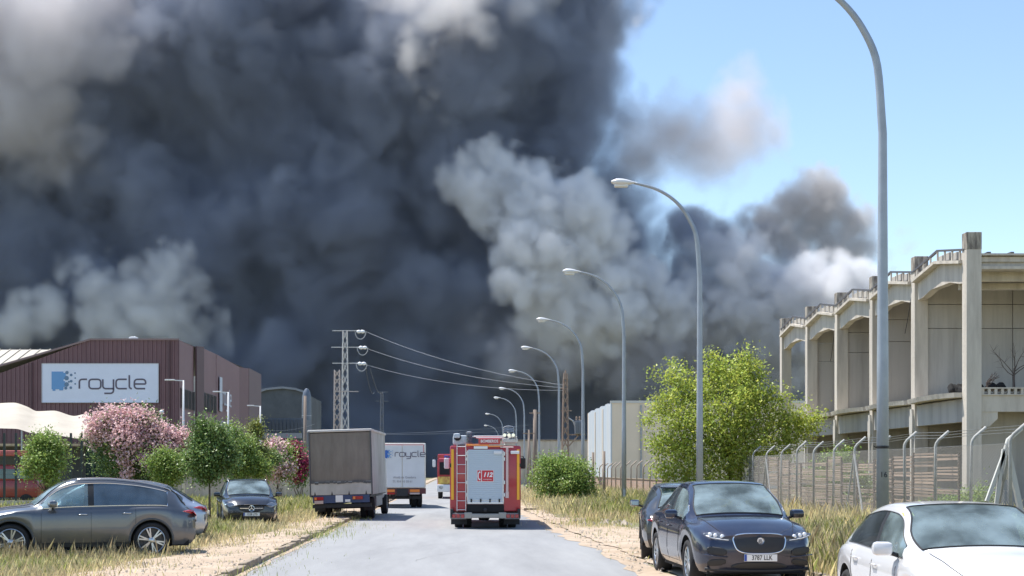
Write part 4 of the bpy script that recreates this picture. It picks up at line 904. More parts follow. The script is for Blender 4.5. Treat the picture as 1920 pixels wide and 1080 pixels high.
# grey house with flat roofs further along
gY = 155.0; gk = gY / F
gb = thing('grey_building', 'grey two-storey block with a balcony band beyond the warehouse', 'building', ((530 - VX) * gk, gY, 0))
M_gb = mat('blue_grey_wall', (.16, .18, .21), .8, var=.15, vscale=.4)
X_ = lambda p: (p - 530) * gk; Z_ = lambda p: HC - (p - VY) * gk
b = MB(); b.bb(X_(488), X_(568), 0, 9, 0, Z_(784)); b.build('wall', M_gb, gb)
b = MB(); b.bb(X_(484), X_(566), -.6, 9, Z_(822), Z_(812)); b.build('balcony_slab', mat('balcony_concrete', (.33, .35, .38), .8), gb)
for q in range(11):
    b = MB(); x = X_(490 + q * 7); b.bb(x, x + 5.6 * gk, -.58, -.5, Z_(811), Z_(787)); b.build('balcony_panel', mat('corrugated_grey', (.10, .115, .14), .6, .3), gb)
for q in range(5):
    f = MB(); x = X_(494 + q * 15); f.bb(x, x + 9 * gk, -.05, .06, Z_(850), Z_(828)); fo = f.build('window', M_gb, gb); g = MB(); g.bb(x + .08, x + 9 * gk - .08, -.08, -.02, Z_(849), Z_(829)); g.build('pane', M_wind, fo)
# vaulted roof far behind, its haze put into the wall colour
vb = thing('vaulted_shed', 'dark shed with a low vaulted roof in hazy grey before the smoke', 'building', ((530 - VX) * 190 / F, 190, 0)); vk = 190 / F
arcp = [((px - 530) * vk, 0, HC - (py - VY) * vk) for px, py in ((488, 884), (488, 735), (500, 731), (530, 728), (555, 731), (570, 736), (570, 884))]
b = MB(); b.prism(arcp, (0, 25, 0)); b.build('wall', mat('dark_vault', (.10, .115, .13), .8, var=.3, vscale=.5), vb)
b = MB(); ap = arcp[1:6]
for a, c_ in zip(ap[:-1], ap[1:]): b.bar(Vector(a) + Vector((0, -.2, .1)), Vector(c_) + Vector((0, -.2, .1)), .4, .3)
b.build('roof_rim', mat('vault_rim', (.22, .24, .27), .6), vb)
ch = thing('silo', 'narrow rounded grey silo beside the vaulted shed', 'silo', ((575 - VX) * 170 / F, 170, 0)); sk_ = 170 / F
b = MB(); b.lathe([(9 * sk_, 0), (9 * sk_, HC + (VY - 760) * sk_), (8.5 * sk_, HC + (VY - 745) * sk_), (6.5 * sk_, HC + (VY - 735) * sk_), (3 * sk_, HC + (VY - 729) * sk_), (0, HC + (VY - 728) * sk_)], 'Z', 20); b.build('silo_body', mat('silo_metal', (.17, .20, .24), .5, .3, var=.2), ch, smooth='auto')
b = MB()
for q in range(8): b.lathe([(9.15 * sk_, q * 1.2 + .5), (9.3 * sk_, q * 1.2 + .55), (9.15 * sk_, q * 1.2 + .6)], 'Z', 20)
b.build('silo_bands', M_galv, ch, kind='stuff')
# low yard walls that close the left side near the canvas truck
lw = thing('low_wall', 'low pale yard wall behind the canvas truck', 'wall', ((590 - VX) * 92 / F, 92, 0))
b = MB(); b.bb(-12, 3.6, 0, .25, 0, 1.5); b.build('wall_face', M_conc, lw)
b = MB(); b.bb(-12.05, 3.65, -.05, .3, 1.5, 1.58); b.build('coping', M_kerb, lw)

# ------------------------------------------------------------ cream and pale blue building on the right
cX = 17.0; cY0 = cX * F / 295; cH = HC + (VY - 756) * cY0 / F
cb_ = thing('cream_building', 'plain cream industrial building with a pale blue metal side, behind the lamp posts', 'building', (cX, cY0, 0))
M_cream = mat('cream_render', (.86, .72, .57), .85, col2=(.78, .66, .52), vscale=.35); M_pblue = mat('pale_blue_sheet', (.52, .60, .68), .5, .1, col2=(.60, .63, .65), vscale=.5, streak=(1, 1, .2))
b = MB(); b.bb(.15, 22, 0, 26, 0, cH); b.build('wall', M_cream, cb_)
yy0 = .02
for q in range(9):
    b = MB(); b.bb(0, .14, yy0, yy0 + 2.6, .0, cH + (.1 if q % 2 else .0)); b.build('side_sheet', M_pblue, cb_); yy0 += 2.66
b = MB(); b.bb(-.05, 22.1, -.08, .1, cH, cH + .28); b.build('parapet', mat('parapet_white', (.62, .60, .56), .7), cb_)
for q, (y, c_) in enumerate(((7, .0), (15, .0))):
    b = MB(); b.bb(-.06, 0, y, y + 1.1, 0, cH - .3); b.build('side_pilaster', M_conc, cb_)
b = MB(); b.bb(3.2, 3.35, -.16, -.02, 0, cH - .2); b.build('downpipe', M_galv, cb_)
bw = thing('boundary_wall', 'low pinkish boundary wall behind the leaning wire fence posts', 'wall', (14.0, 88, 0))
b = MB(); b.bb(0, .2, 0, 50, 0, 1.25); b.build('wall_face', mat('pink_render', (.46, .33, .26), .9, var=.25, vscale=.6), bw)
b = MB(); b.bb(-.04, .24, -.02, 50, 1.25, 1.32); b.build('coping', M_kerb, bw)
fw = thing('pale_wall', 'distant pale wall at the end of the street behind the wooden poles', 'wall', (6, 190, 0))
b = MB(); b.bb(-1, 14, 0, .4, 0, 6.2); b.build('wall_face', M_conc, fw); b = MB(); b.bb(-1.1, 14.1, -.1, .5, 6.2, 6.4); b.build('coping', M_kerb, fw)

# ------------------------------------------------------------ raw concrete frame building on the right
BX = 21.0; BY = BX * F / 958; SP = .117e-3 * F * BX; BK = BX
rat = lambda r: HC + r * BX
HP = rat((VY - 433) / (1822 - VX)) + .05
cf = thing('concrete_building', 'unfinished raw concrete building with tall pillars and shallow gabled bays', 'building', (BX, BY, 0))
pw = .62; pt = .5; ZS = rat(.1575); 
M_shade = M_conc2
for i in range(6):
    y = i * SP; b = MB(); b.rbox((pw / 2, y, (HP - .0) / 2), (pw, pt, HP), .02); p_ = b.build('pillar', M_conc, cf)
    c_ = MB(); c_.rbox((pw / 2, y, HP - .35), (pw + .012, pt + .012, .72), .02); c_.build('stained_top', M_stain, p_)
    if i in (1, 2, 3, 4):
        b = MB(); b.rbox((pw / 2 + 1.9, y + .2, HP - .55), (.45, .45, 1.2), .02); b.build('pillar_stub', M_stain, cf)
    if 1 <= i <= 4:                                  # cross wall seen through the bay, in cast panels
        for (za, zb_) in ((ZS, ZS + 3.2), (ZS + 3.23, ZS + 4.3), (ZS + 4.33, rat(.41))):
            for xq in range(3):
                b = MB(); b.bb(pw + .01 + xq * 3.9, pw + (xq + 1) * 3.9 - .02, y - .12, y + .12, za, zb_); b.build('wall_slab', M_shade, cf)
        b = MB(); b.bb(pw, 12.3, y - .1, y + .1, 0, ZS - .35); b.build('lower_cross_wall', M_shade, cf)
for i in range(5):                                   # the gabled bay beams facing the road
    y0 = i * SP + pt / 2 - .02; y1 = (i + 1) * SP - pt / 2 + .02; L_ = y1 - y0
    P3 = lambda t, z: (.14, y0 + L_ * t, z)
    e0, e1, s0, s1 = rat(.411), rat(.431), rat(.371), rat(.383)
    b = MB(); b.prism([P3(0, s0), P3(.12, s0 + .05), P3(.3, s1), P3(.7, s1), P3(.88, s0 + .05), P3(1, s0), P3(1, e0), P3(.5, e1), P3(0, e0)], (.35, 0, 0)); b.build('gable_beam', M_conc, cf)
    b = MB(); P4 = lambda t, z: (.02, y0 + L_ * t, z)
    for (t0, z0_, t1, z1_) in ((0, e0 + .02, .5, e1 + .02), (.5, e1 + .02, 1, e0 + .02)): b.bar(P4(t0, z0_), P4(t1, z1_), .36, .13)
    b.build('beam_cornice', M_conc, cf)
    r0, r1 = rat(.434), rat(.456)
    for (t0, z0_, t1, z1_) in ((-.04, r0, .5, r1), (.5, r1, 1.04, r0)):
        b = MB(); b.bar(P4(t0, z0_), P4(t1, z1_), .10, .09); b.build('roof_edge_bar', mat('dark_edge', (.10, .10, .11), .6), cf)
    for t in (.05, .2, .35, .5, .65, .8, .95):
        zr = r0 + (r1 - r0) * (1 - abs(2 * t - 1)); zl = e0 + (e1 - e0) * (1 - abs(2 * t - 1))
        b = MB(); b.bar(P4(t, zl), P4(t, zr), .07, .07); b.build('edge_post', M_conc, cf)
    for t in (.12, .28, .43, .57, .72, .88):
        zl = e0 + (e1 - e0) * (1 - abs(2 * t - 1)); yc = y0 + L_ * t
        b = MB(); b.rbox((.35, yc, zl + .24), (.2, .62, .36), .03); b.build('roof_block', M_conc2, cf)
    b = MB()                                          # roof slab of the bay, gable section running back
    for (t0, z0_, t1, z1_) in ((-.05, e0 - .02, .5, e1 - .02), (.5, e1 - .02, 1.05, e0 - .02)):
        ya, yb_ = y0 + L_ * t0, y0 + L_ * t1; b.add([(.5, ya, z0_), (.5, yb_, z1_), (12.3, yb_, z1_), (12.3, ya, z0_), (.5, ya, z0_ + .2), (.5, yb_, z1_ + .2), (12.3, yb_, z1_ + .2), (12.3, ya, z0_ + .2)], [(0, 1, 2, 3), (4, 5, 6, 7), (0, 1, 5, 4), (3, 2, 6, 7), (0, 3, 7, 4), (1, 2, 6, 5)])
    b.build('roof_slab', M_conc, cf)
    for q in range(5):
        b = MB(); x = .8 + q * 2.3
        for (t0, z0_, t1, z1_) in ((.0, e0 + .22, .5, e1 + .22), (.5, e1 + .22, 1, e0 + .22)): b.bar((x, y0 + L_ * t0, z0_), (x, y0 + L_ * t1, z1_), .1, .07)
        b.build('roof_batten', mat('dark_edge', (.1, .1, .11), .6), cf)
    b = MB(); b.add([(-.35, y0, ZS - .05), (-.48, y0 + L_ * .3, ZS - .02), (-.48, y0 + L_ * .7, ZS - .02), (-.35, y1, ZS - .05), (12.3, y1, ZS - .05), (12.3, y0, ZS - .05)] + [(-.3, y0, ZS - .25), (-.42, y0 + L_ * .3, ZS - .22), (-.42, y0 + L_ * .7, ZS - .22), (-.3, y1, ZS - .25), (12.3, y1, ZS - .3), (12.3, y0, ZS - .3)], [(0, 1, 2, 3, 4, 5), (11, 10, 9, 8, 7, 6), (0, 6, 7, 1), (1, 7, 8, 2), (2, 8, 9, 3), (3, 9, 10, 4), (4, 10, 11, 5), (5, 11, 6, 0)])
    if i < 4: b.build('floor_slab', M_conc, cf)
    if i < 4:
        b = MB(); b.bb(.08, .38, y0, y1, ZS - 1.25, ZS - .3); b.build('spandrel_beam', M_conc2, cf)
        b = MB(); b.bb(4.6, 4.9, y0, y1, 0, ZS - .4); b.build('lower_back_wall', mat('dark_opening_wall', (.10, .095, .09), .95), cf)  # darkness of the openings at the back put into the wall colour
        b = MB(); b.bb(3.1, 3.6, y0 + L_ * .5, y0 + L_ * .5 + .45, 0, ZS - .35); b.build('inner_column', M_conc, cf)
    # thin white post with a flared head outside each pillar
for i in range(1, 5):
    y = i * SP; b = MB(); zc = HC + .0877 * BX
    b.prism([(-.10, y - .09, 0), (-.10, y + .09, 0), (-.10, y + .09, zc - .35), (-.10, y + .2, zc), (-.10, y + .2, zc + .7), (-.10, y + .11, zc + 1.0), (-.10, y - .11, zc + 1.0), (-.10, y - .2, zc + .7), (-.10, y - .2, zc), (-.10, y - .09, zc - .35)], (.09, 0, 0)); b.build('flared_post', mat('pale_post', (.52, .49, .44), .85), cf)
for i, sag in ((1, .5), (3, .8)):                     # slack cables hanging down the frame
    y = i * SP + .3; b = MB(); b.tube([(.1, y, rat(.40)), (.0, y + .25, rat(.37) - sag), (.05, y + .9, rat(.33) - sag)], .018, 4); b.build('hanging_cable', M_black, cf)
# end porch facing the camera
zt_ = lambda py: HC + (VY - py) * BY / F
b = MB(); b.bb(pw, 9, .05, .45, zt_(500), zt_(480)); b.build('porch_beam', M_conc, cf)
b = MB(); b.bb(pw, 9, -.15, .3, zt_(500) - .12, zt_(500)); b.build('porch_cornice', M_conc, cf)
b = MB(); b.bb(pw, 9, .9, 1.2, zt_(521), zt_(503)); b.build('inner_beam', M_conc, cf)
b = MB(); b.bb(pw, 9, 2.0, 2.3, zt_(530), zt_(518)); b.build('inner_beam', M_conc, cf)
for q in range(7):
    b = MB(); x = pw + .3 + q * .95; b.bb(x, x + .14, -.1, .5, zt_(480), zt_(480) + .16); b.build('roof_clip', mat('dark_edge', (.1, .1, .11), .6), cf)
b = MB(); b.bb(pw, 9, -.2, .6, zt_(480) + .0, zt_(480) + .08); b.build('roof_edge', M_conc, cf)
b = MB(); b.bb(pw - .02, 9, -.05, .35, zt_(772), zt_(741)); b.build('porch_floor_beam', M_conc, cf)
b = MB(); b.bb(pw, 9, -.0, SP, ZS - .1, ZS - .02); b.build('porch_floor', M_conc2, cf)
b = MB(); b.bb(pw + .02, 9, -.12, .4, zt_(741), zt_(739)); b.bb(pw + .02, 9, -.12, .4, zt_(729), zt_(726.5)); b.build('parapet_rail', M_conc, cf, kind='stuff')
for q in range(22):
    b = MB(); x = pw + .05 + q * .27; b.bb(x, x + .11, -.1, .38, zt_(739), zt_(729)); b.build('parapet_block', M_conc, cf)
b = MB(); b.prism([(pw, -.02, zt_(772)), (pw + .75, -.02, zt_(772)), (pw + .75, -.02, zt_(785)), (pw + .4, -.02, zt_(800)), (pw, -.02, zt_(800))], (0, .35, 0)); b.build('corbel', M_conc, cf)
b = MB(); b.bb(pw + .01, 9, 1.6, 1.9, zt_(884) - .2 - 1.6, ZS - .12); b.build('lower_porch_wall', M_conc2, cf)
b = MB()                                             # soot patch left on the wall: heap of dark debris on the floor slab
for q in range(26):
    rr = random.Random(q); b.rbox((pw + .2 + rr.random() * 2.2, SP * .55 + rr.random() * .8, ZS + .1 + rr.random() * .32), (.5, .4, .3), .08, rot=(rr.random(), rr.random(), rr.random()))
b.build('debris_heap', M_dark, cf, kind='stuff')
# bare dead saplings on the porch floor
def dead_tree(x, y, z, h, seed, label):
    rr = random.Random(seed); t = thing('dead_sapling', label, 'tree', (x, y, z)); b = MB()
    b.tube([(0, 0, 0), (rr.uniform(-.05, .05), 0, h * .25), (.0, 0, h * .4)], [.045, .04, .035], 5); b.build('trunk', mat('dead_wood', (.09, .07, .06), .95), t)
    for q in range(7):
        a = rr.uniform(-1.1, 1.1); L_ = h * rr.uniform(.4, .65); z0 = h * rr.uniform(.2, .4); b = MB()
        p = [Vector((0, 0, z0))]
        for s_ in range(5): p.append(p[-1] + Vector((math.sin(a) * L_ / 5, rr.uniform(-.04, .04), math.cos(a) * L_ / 5))); a += rr.uniform(-.28, .3)
        b.tube(p, [.026, .02, .016, .012, .008, .004], 4)
        for s_ in (2, 3, 4):
            for _ in range(2):
                a2 = a + rr.uniform(-1, 1); b.tube([p[s_], p[s_] + Vector((math.sin(a2), 0, math.cos(a2))) * L_ * .2], [.007, .003], 3)
        b.build('branch', mat('dead_wood', (.09, .07, .06), .95), t)
kb = (BY + 1.0) / F
dead_tree((1902 - VX) * kb, BY + 1.0, ZS - .02, 2.6, 3, 'bare dead sapling growing on the concrete porch ledge')
dead_tree((1850 - VX) * kb, BY + 1.0, ZS - .02, 1.1, 5, 'small dry twiggy sapling beside the corner pillar on the ledge')
# ------------------------------------------------------------ street lamps
M_lamp = mat('lamp_post_grey', (.40, .44, .48), .5, .35, col2=(.32, .35, .39), vscale=1.5)
M_head = mat('lamp_head_white', (.70, .71, .73), .35)
M_bowl = mat('lamp_bowl', (.72, .72, .70), .2)
A_ = [(0, 8.81), (-.11, 10.2), (-.42, 10.98), (-.96, 11.62), (-1.66, 12.02), (-2.35, 12.2)]
def lamp(label, loc, num=None, sc=1., group='curved street lamps along the right pavement'):
    t = thing('street_lamp', label, 'street lamp', loc, 0, group)
    xs = smooth_i(np.linspace(0, 1, 26), np.linspace(0, 1, 6), [a for a, b in A_]); zs = smooth_i(np.linspace(0, 1, 26), np.linspace(0, 1, 6), [b for a, b in A_])
    b = MB(); b.tube([(0, 0, 0), (0, 0, 4), (0, 0, 8)] + [(x, 0, z) for x, z in zip(xs, zs)], [.13, .115, .09] + list(np.linspace(.085, .045, 26)), 16); b.build('pole', M_lamp, t, smooth=True)
    b = MB(); b.lathe([(.19, 0), (.19, .03), (.14, .05), (.135, .25)], 'Z', 12); b.build('base_flange', M_lamp, t)
    b = MB(); b.bb(-.06, .06, -.14, -.118, .5, .95); b.build('inspection_door', M_galv, t)
    V_ = []; n = 14; m_ = 12; b = MB()
    for i in range(n + 1):
        f = i / n; x = -2.3 - .88 * f; w = .05 + .14 * math.sin(min(1, f * 1.25) * math.pi * .62)**1.2; w *= (1 - max(0, f - .8) * 3.2); w = max(.01, w)
        for q in range(m_):
            a = 2 * math.pi * q / m_; V_.append((x, w * math.cos(a), 12.2 + .03 * f + w * .75 * math.sin(a) + (.02 if math.sin(a) < 0 else 0)))
    b.add(V_, [(i * m_ + q, i * m_ + (q + 1) % m_, (i + 1) * m_ + (q + 1) % m_, (i + 1) * m_ + q) for i in range(n) for q in range(m_)]); b.build('lamp_head', M_head, t, smooth=True)
    b = MB(); b.rbox((-2.82, 0, 12.10), (.5, .2, .12), .05); b.build('lamp_bowl', M_bowl, t, smooth='auto')
    return t
LX = 8.84
lp = [(1655, None), (1312, None), (1170, None), (1093, None), (1048, None), (1011, None), (983, None), (968, None)]
names = ['nearest tall curved street lamp, its head cut off by the top of the frame', 'street lamp standing in front of the big bright green tree', 'street lamp left of the cream building with weeds at its foot', 'street lamp rising from the round green bush', 'street lamp just left of the lattice mast with the transformer', 'street lamp beside the tall wooden pole, right of the fire engine', 'thin street lamp directly above the right edge of the fire engine', 'shorter-looking street lamp behind the antenna on the fire engine']
l0 = None
for (px, _), lb in zip(lp, names):
    loc = (LX, F * LX / (px - VX), 0)
    if l0 is None: l0 = lamp(lb, loc)
    else: copy_tree(l0, None, loc, 0, lb)
copy_tree(l0, None, (8.9, 240, 0), 0, 'second farthest street lamp, head just above the fire engine roof'); copy_tree(l0, None, (9.9, 292, -.3), 0, 'farthest street lamp, lowest head above the fire engine roof')
tape = MB(); tape.lathe([(.125, 0), (.13, .03), (.128, .06)], 'Z', 12, (0, 0, 2.32)); tape.tube([(-.13, 0, 2.34), (-.2, -.02, 2.38)], .012, 4); tape.build('cable_tie', M_black, l0)
text_mesh('16', .16, 'pole_number', M_ink, l0, (-.02, -.128, 1.78), ext=.002)
# ------------------------------------------------------------ small modern lamps by the warehouse
def small_lamp(label, px, Y, ptop, arm):
    t = thing('car_park_lamp', label, 'street lamp', ((px - VX) * Y / F, Y, 0), 0, 'slim lamps in the warehouse yard'); z = HC + (VY - ptop) * Y / F
    b = MB(); b.tube([(0, 0, 0), (0, 0, z)], [.09, .05], 8); b.build('pole', M_head, t, smooth=True)
    b = MB(); b.bar((0, 0, z - .03), (-arm * Y / F * .5, 0, z), .06); b.build('arm', M_head, t)
    b = MB(); b.rbox((-arm * Y / F * .75, 0, z + .02), (arm * Y / F * .55, .22, .08), .02); b.build('lamp_head', M_head, t)
small_lamp('slim pale yard lamp in front of the first strip windows of the warehouse', 344, 82, 713, 34)
small_lamp('slim pale yard lamp in front of the pale wall lettering', 428, 92, 735, 28)
small_lamp('slim pale yard lamp at the far corner of the warehouse', 488, 100, 761, 24)
t = thing('globe_lamp', 'short post with a small white globe lamp in front of the warehouse', 'lamp', ((303 - VX) * 75 / F, 75, 0)); z = HC + (VY - 775) * 75 / F
b = MB(); b.tube([(0, 0, 0), (0, 0, z)], .035, 6); b.build('pole', M_head, t); b = MB(); b.lathe([(0, z + .2), (.1, z + .16), (.13, z + .08), (.1, z), (0, z - .02)], 'Z', 12); b.build('globe', M_head, t, smooth=True)
# ------------------------------------------------------------ lattice pylons
def lattice(name, label, px, Y, top, w0, w1, m, arms=(), rot=0, n=11):
    k = Y / F; H = HC + (VY - top) * k; t = thing(name, label, 'pylon', ((px - VX) * k, Y, 0), rot)
    a0, a1 = w0 * k / 2, w1 * k / 2; th = max(.07, .85 * k)
    for sx in (-1, 1):
        for sy in (-1, 1):
            b = MB(); b.bar((sx * a0, sy * a0, 0), (sx * a1, sy * a1, H), th * 1.35); b.build('leg', m, t)
    zs = [0]; r_ = 1.0
    for q in range(n): zs.append(zs[-1] + r_); r_ *= .93
    zs = [z * H / zs[-1] for z in zs]
    for q in range(n):
        b = MB(); z0, z1 = zs[q], zs[q + 1]; A = a0 + (a1 - a0) * z0 / H; B = a0 + (a1 - a0) * z1 / H
        for s_ in (1, -1):
            b.bar((-A, s_ * A, z0), (B, s_ * B, z1), th); b.bar((A, s_ * A * 1.01, z0), (-B, s_ * B * 1.01, z1), th)
            b.bar((s_ * A, -A, z0), (s_ * B, B, z1), th); b.bar((s_ * A * 1.01, A, z0), (s_ * B * 1.01, -B, z1), th)
        b.build('cross_brace', m, t, kind='stuff')
    for (py, l, r) in arms:
        z = HC + (VY - py) * k; b = MB(); b.bar((-l * k, 0, z), (r * k, 0, z), th * 1.5); b.bar((-a1, -a1 * 1.2, z - .02), (a1, -a1 * 1.2, z - .02), th); b.build('cross_arm', m, t)
    return t, k, H
M_pyl = mat('pylon_zinc', (.62, .60, .57), .6, .2)
M_rusty = mat('pylon_rusty', (.42, .31, .24), .8, var=.4, vscale=3)
p1, k1, H1 = lattice('lattice_pylon', 'tall pale lattice pylon with three cross arms behind the canvas truck', 647, 172, 620, 15, 7.5, M_pyl, ((620, 24, 30), (651, 26, 32), (681, 24, 32)))
M_ins = mat('insulator_white', (.75, .77, .78), .25)
for (py, dx) in ((622, 26), (652, 30), (682, 28)):
    for e_ in (0, 7):
        b = MB(); z = (VY - py) * k1 + HC; x = (dx + e_) * k1; b.lathe([(0, -.32), (.16, -.25), (.24, 0), (.16, .25), (0, .32)], 'X', 8, (x, -.1, z)); b.build('insulator', M_ins, p1, smooth=True)
    b = MB(); pts = []
    for q in range(13): a = math.pi * q / 12; pts.append(((dx - 7 + 10 * (1 - math.cos(a)) * 1.0) * k1, -.15, HC + (VY - py - 14 * math.sin(a)) * k1))
    b.tube(pts, .05, 4); b.build('jumper_cable', M_pyl, p1)
p2, k2, H2 = lattice('lattice_pylon', 'shorter browner lattice pylon standing left of the tall one', 632, 160, 694, 14, 9, mat('pylon_warm', (.55, .47, .42), .7), ((712, 0, 14), (734, 4, 40)))
p3, k3, H3 = lattice('lattice_pylon', 'rusty lattice mast carrying a transformer behind the round bush', 1060, 128, 712, 14, 7, M_rusty, ((728, 12, 3), (770, 8, 12)), n=10)
b = MB(); z = HC + (VY - 820) * k3; b.rbox((27 * k3, 0, z + .95), (18 * k3, .9, 1.3), .06); tr_ = b.build('transformer', mat('transformer_grey', (.20, .22, .25), .5), p3)
b = MB()
for q in range(6): b.bb(18.5 * k3 + q * 3 * k3, 18.5 * k3 + q * 3 * k3 + .07, -.55, -.45, z + .4, z + 1.4)
b.build('cooling_fins', mat('transformer_grey', (.20, .22, .25), .5), tr_, kind='stuff')
for q in range(3):
    b = MB(); b.lathe([(.05, 0), (.1, .1), (.06, .2), (.1, .3), (.05, .42)], 'Z', 8, (21 * k3 + q * 6 * k3, 0, z + 1.6)); b.build('bushing', M_rusty, tr_)
b = MB(); b.bar((4 * k3, 0, z - 1.0), (26 * k3, 0, z + .28), .12); b.bar((4 * k3, 0, z + .25), (38 * k3, 0, z + .25), .12); b.build('transformer_bracket', M_rusty, p3, kind='stuff')
b = MB(); b.tube([(4 * k3, -.2, HC + (VY - 783) * k3), (14 * k3, -.2, HC + (VY - 789) * k3), (20 * k3, -.2, HC + (VY - 805) * k3), (34 * k3, -.2, HC + (VY - 802) * k3)], .07, 5); b.build('service_cable', M_pyl, p3)
for dx in (-2.5, 0, 3):
    b = MB(); b.tube([(dx * k3, -.2, H3), (dx * k3, -.2, H3 + .9 - abs(dx) * .1)], [.12, .06], 6); b.build('top_insulator', M_rusty, p3)
p4, k4, H4 = lattice('lattice_pylon', 'distant thin pylon just visible against the smoke', 716, 290, 735, 7, 4, mat('pylon_far', (.16, .17, .2), .8), ((735, 10, 12), (752, 12, 12)), n=7)
# wires, each its own
M_wire = mat('wire_metal', (.48, .48, .50), .5, .2)
def wire(label, a, b_, sag, r, m=None, group='overhead power lines'):
    a, b_ = Vector(a), Vector(b_); pts = [a.lerp(b_, q / 30) - Vector((0, 0, sag * 4 * (q / 30) * (1 - q / 30))) for q in range(31)]
    b = MB(); b.tube(pts, r, 4); o = b.build('power_line', m or M_wire); tag(o, label, 'cable', group); return o
for py, py2, lb in ((622, 722, 'top overhead wire from the tall pylon to the rusty mast'), (653, 727, 'middle overhead wire from the tall pylon to the rusty mast'), (684, 732, 'lowest overhead wire from the tall pylon to the rusty mast')):
    wire(lb, P(687, py, 172), P(1056, py2, 128), .8, .018)
for q, (py, py2) in enumerate(((812, 796), (810, 804))): wire('faint thin cable crossing low behind the trucks, %s one' % ('upper' if q == 0 else 'lower'), P(560, py, 175), P(1003, py2, 175), .5, .02)
wire('thin cable from the grey block to the far pole', P(486, 805, 150), P(590, 795, 150), .4, .02)
for px in (694, 702): wire('faint steep wire running down into the smoke %s the distant pylon' % ('towards' if px == 694 else 'just short of'), P(px - 8, 690, 175), P(px + 8 + (px - 694), 735, 285), 1.5, .03, mat('wire_dim', (.12, .13, .15), .6))
# wooden poles
def wpole(label, px, Y, top, r=.13, lean=0., arms=True):
    t = thing('wooden_pole', label, 'pole', ((px - VX) * Y / F, Y, 0)); H = HC + (VY - top) * Y / F
    b = MB(); b.tube([(0, 0, 0), (lean, 0, H)], [r, r * .75], 8); b.build('pole_shaft', mat('weathered_wood', (.30, .24, .20), .9, var=.3, vscale=2, streak=(3, 3, .4)), t, smooth=True)
    if arms: b = MB(); b.bar((lean - .5, 0, H - .3), (lean + .5, 0, H - .3), .1); b.build('cross_piece', M_rusty, t)
wpole('thick pale wooden pole right of the fire engine', 1003, 118, 768, .2)
wpole('thin dark wooden pole leaning beside the thick one', 996, 112, 806, .09, -.2); wpole('thin dark wooden pole, shorter and left of its neighbours', 989, 116, 812, .08, .1, False)
wpole('grey pole beside the canvas truck near the silo', 572, 95, 742, .13, 0, False)
wpole('short dark post in the weeds left of the cream building', 1112, 75, 848, .09, 0, False); wpole('second short dark post in the weeds by the cream building', 1133, 80, 846, .09, 0, False)
# ------------------------------------------------------------ right wire fence: bent-top posts, strands, chain link, reed screen behind
M_fp = mat('concrete_fence_post', (.42, .42, .40), .8, var=.3, vscale=3)
def fence_run(name, label, X, Y0, Y1, sp, H, mesh=True, cell=.16, strands=3, rad=.045, m=None, bend=.38):
    t = thing(name, label, 'fence', (X, Y0, 0)); m = m or M_fp; n = int((Y1 - Y0) / sp) + 1; rr = random.Random(int(X * 7))
    tops = []
    for i in range(n):
        y = i * sp; dx = rr.uniform(-.04, .04); h = H + rr.uniform(-.05, .04)
        zb = h - bend; b = MB(); pts = [(0, y, 0), (dx, y, zb - .1), (dx + .03, y, zb), (dx + .10, y - .0, zb + .1), (dx + .42, y, h)]
        b.tube(pts, rad, 7); b.build('fence_post', m, t, smooth=True); tops.append((dx, y, zb, h))
        if i % 5 == 0 and H > 3:
            for s_ in (-1, 1):
                if 0 <= y + s_ * 1.0 <= Y1 - Y0 + .5: b = MB(); b.tube([(dx - .02, y, zb - .25), (0, y + s_ * 1.15, .05)], rad * .8, 6); b.build('diagonal_brace', m, t)
    for q in range(strands):
        f = (q + .6) / strands; b = MB(); b.tube([(d + .1 + .32 * f, y, z + .1 + (h - z - .1) * f) for d, y, z, h in tops], .009, 3); b.build('barbed_strand', M_galv, t)
    zt = H - bend - .15
    for z in (.1, zt * .5, zt): b = MB(); b.tube([(.0, 0, z), (0, (n - 1) * sp, z)], .006, 3); b.build('line_wire', M_galv, t)
    if mesh:
        L_ = (n - 1) * sp; V_ = []; th = .0032
        for sg in (1, -1):
            for k in np.arange(-zt, L_ + zt, cell):
                ya, za, yb, zb_ = k, .05, k + zt, zt
                if sg < 0: ya, yb = k + zt, k
                # clip to 0..L
                def cl(ya, za, yb, zb_):
                    o = []
                    for (y, z, y2, z2) in ((ya, za, yb, zb_), (yb, zb_, ya, za)):
                        if y < 0: f = (0 - y) / (y2 - y); y, z = 0, z + (z2 - z) * f
                        elif y > L_: f = (L_ - y) / (y2 - y); y, z = L_, z + (z2 - z) * f
                        o.append((y, z))
                    return o
                if max(ya, yb) <= 0 or min(ya, yb) >= L_: continue
                (y0, z0), (y1, z1) = cl(ya, za, yb, zb_)
                V_ += [(-.012 * sg, y0, z0 - th), (-.012 * sg, y1, z1 - th), (-.012 * sg, y1, z1 + th), (-.012 * sg, y0, z0 + th)]
                V_ += [(-.012 * sg - th, y0, z0), (-.012 * sg - th, y1, z1), (-.012 * sg + th, y1, z1), (-.012 * sg + th, y0, z0)]
        o = np_mesh('chain_link', np.array(V_), 4, mat('mesh_wire', (.45, .44, .42), .6, .3), t); o['kind'] = 'stuff'
    return t
fence_run('wire_fence', 'wire fence with bent-top posts and barbed strands in front of the concrete building', 15.3, 36.6, 84, 2.85, 3.15, rad=.048, cell=.11)
fence_run('wire_fence', 'farther row of thin leaning fence posts in front of the cream building', 12.8, 84, 118, 3.0, 2.6, mesh=False, rad=.05, m=mat('fence_post_tan', (.40, .33, .27), .8))
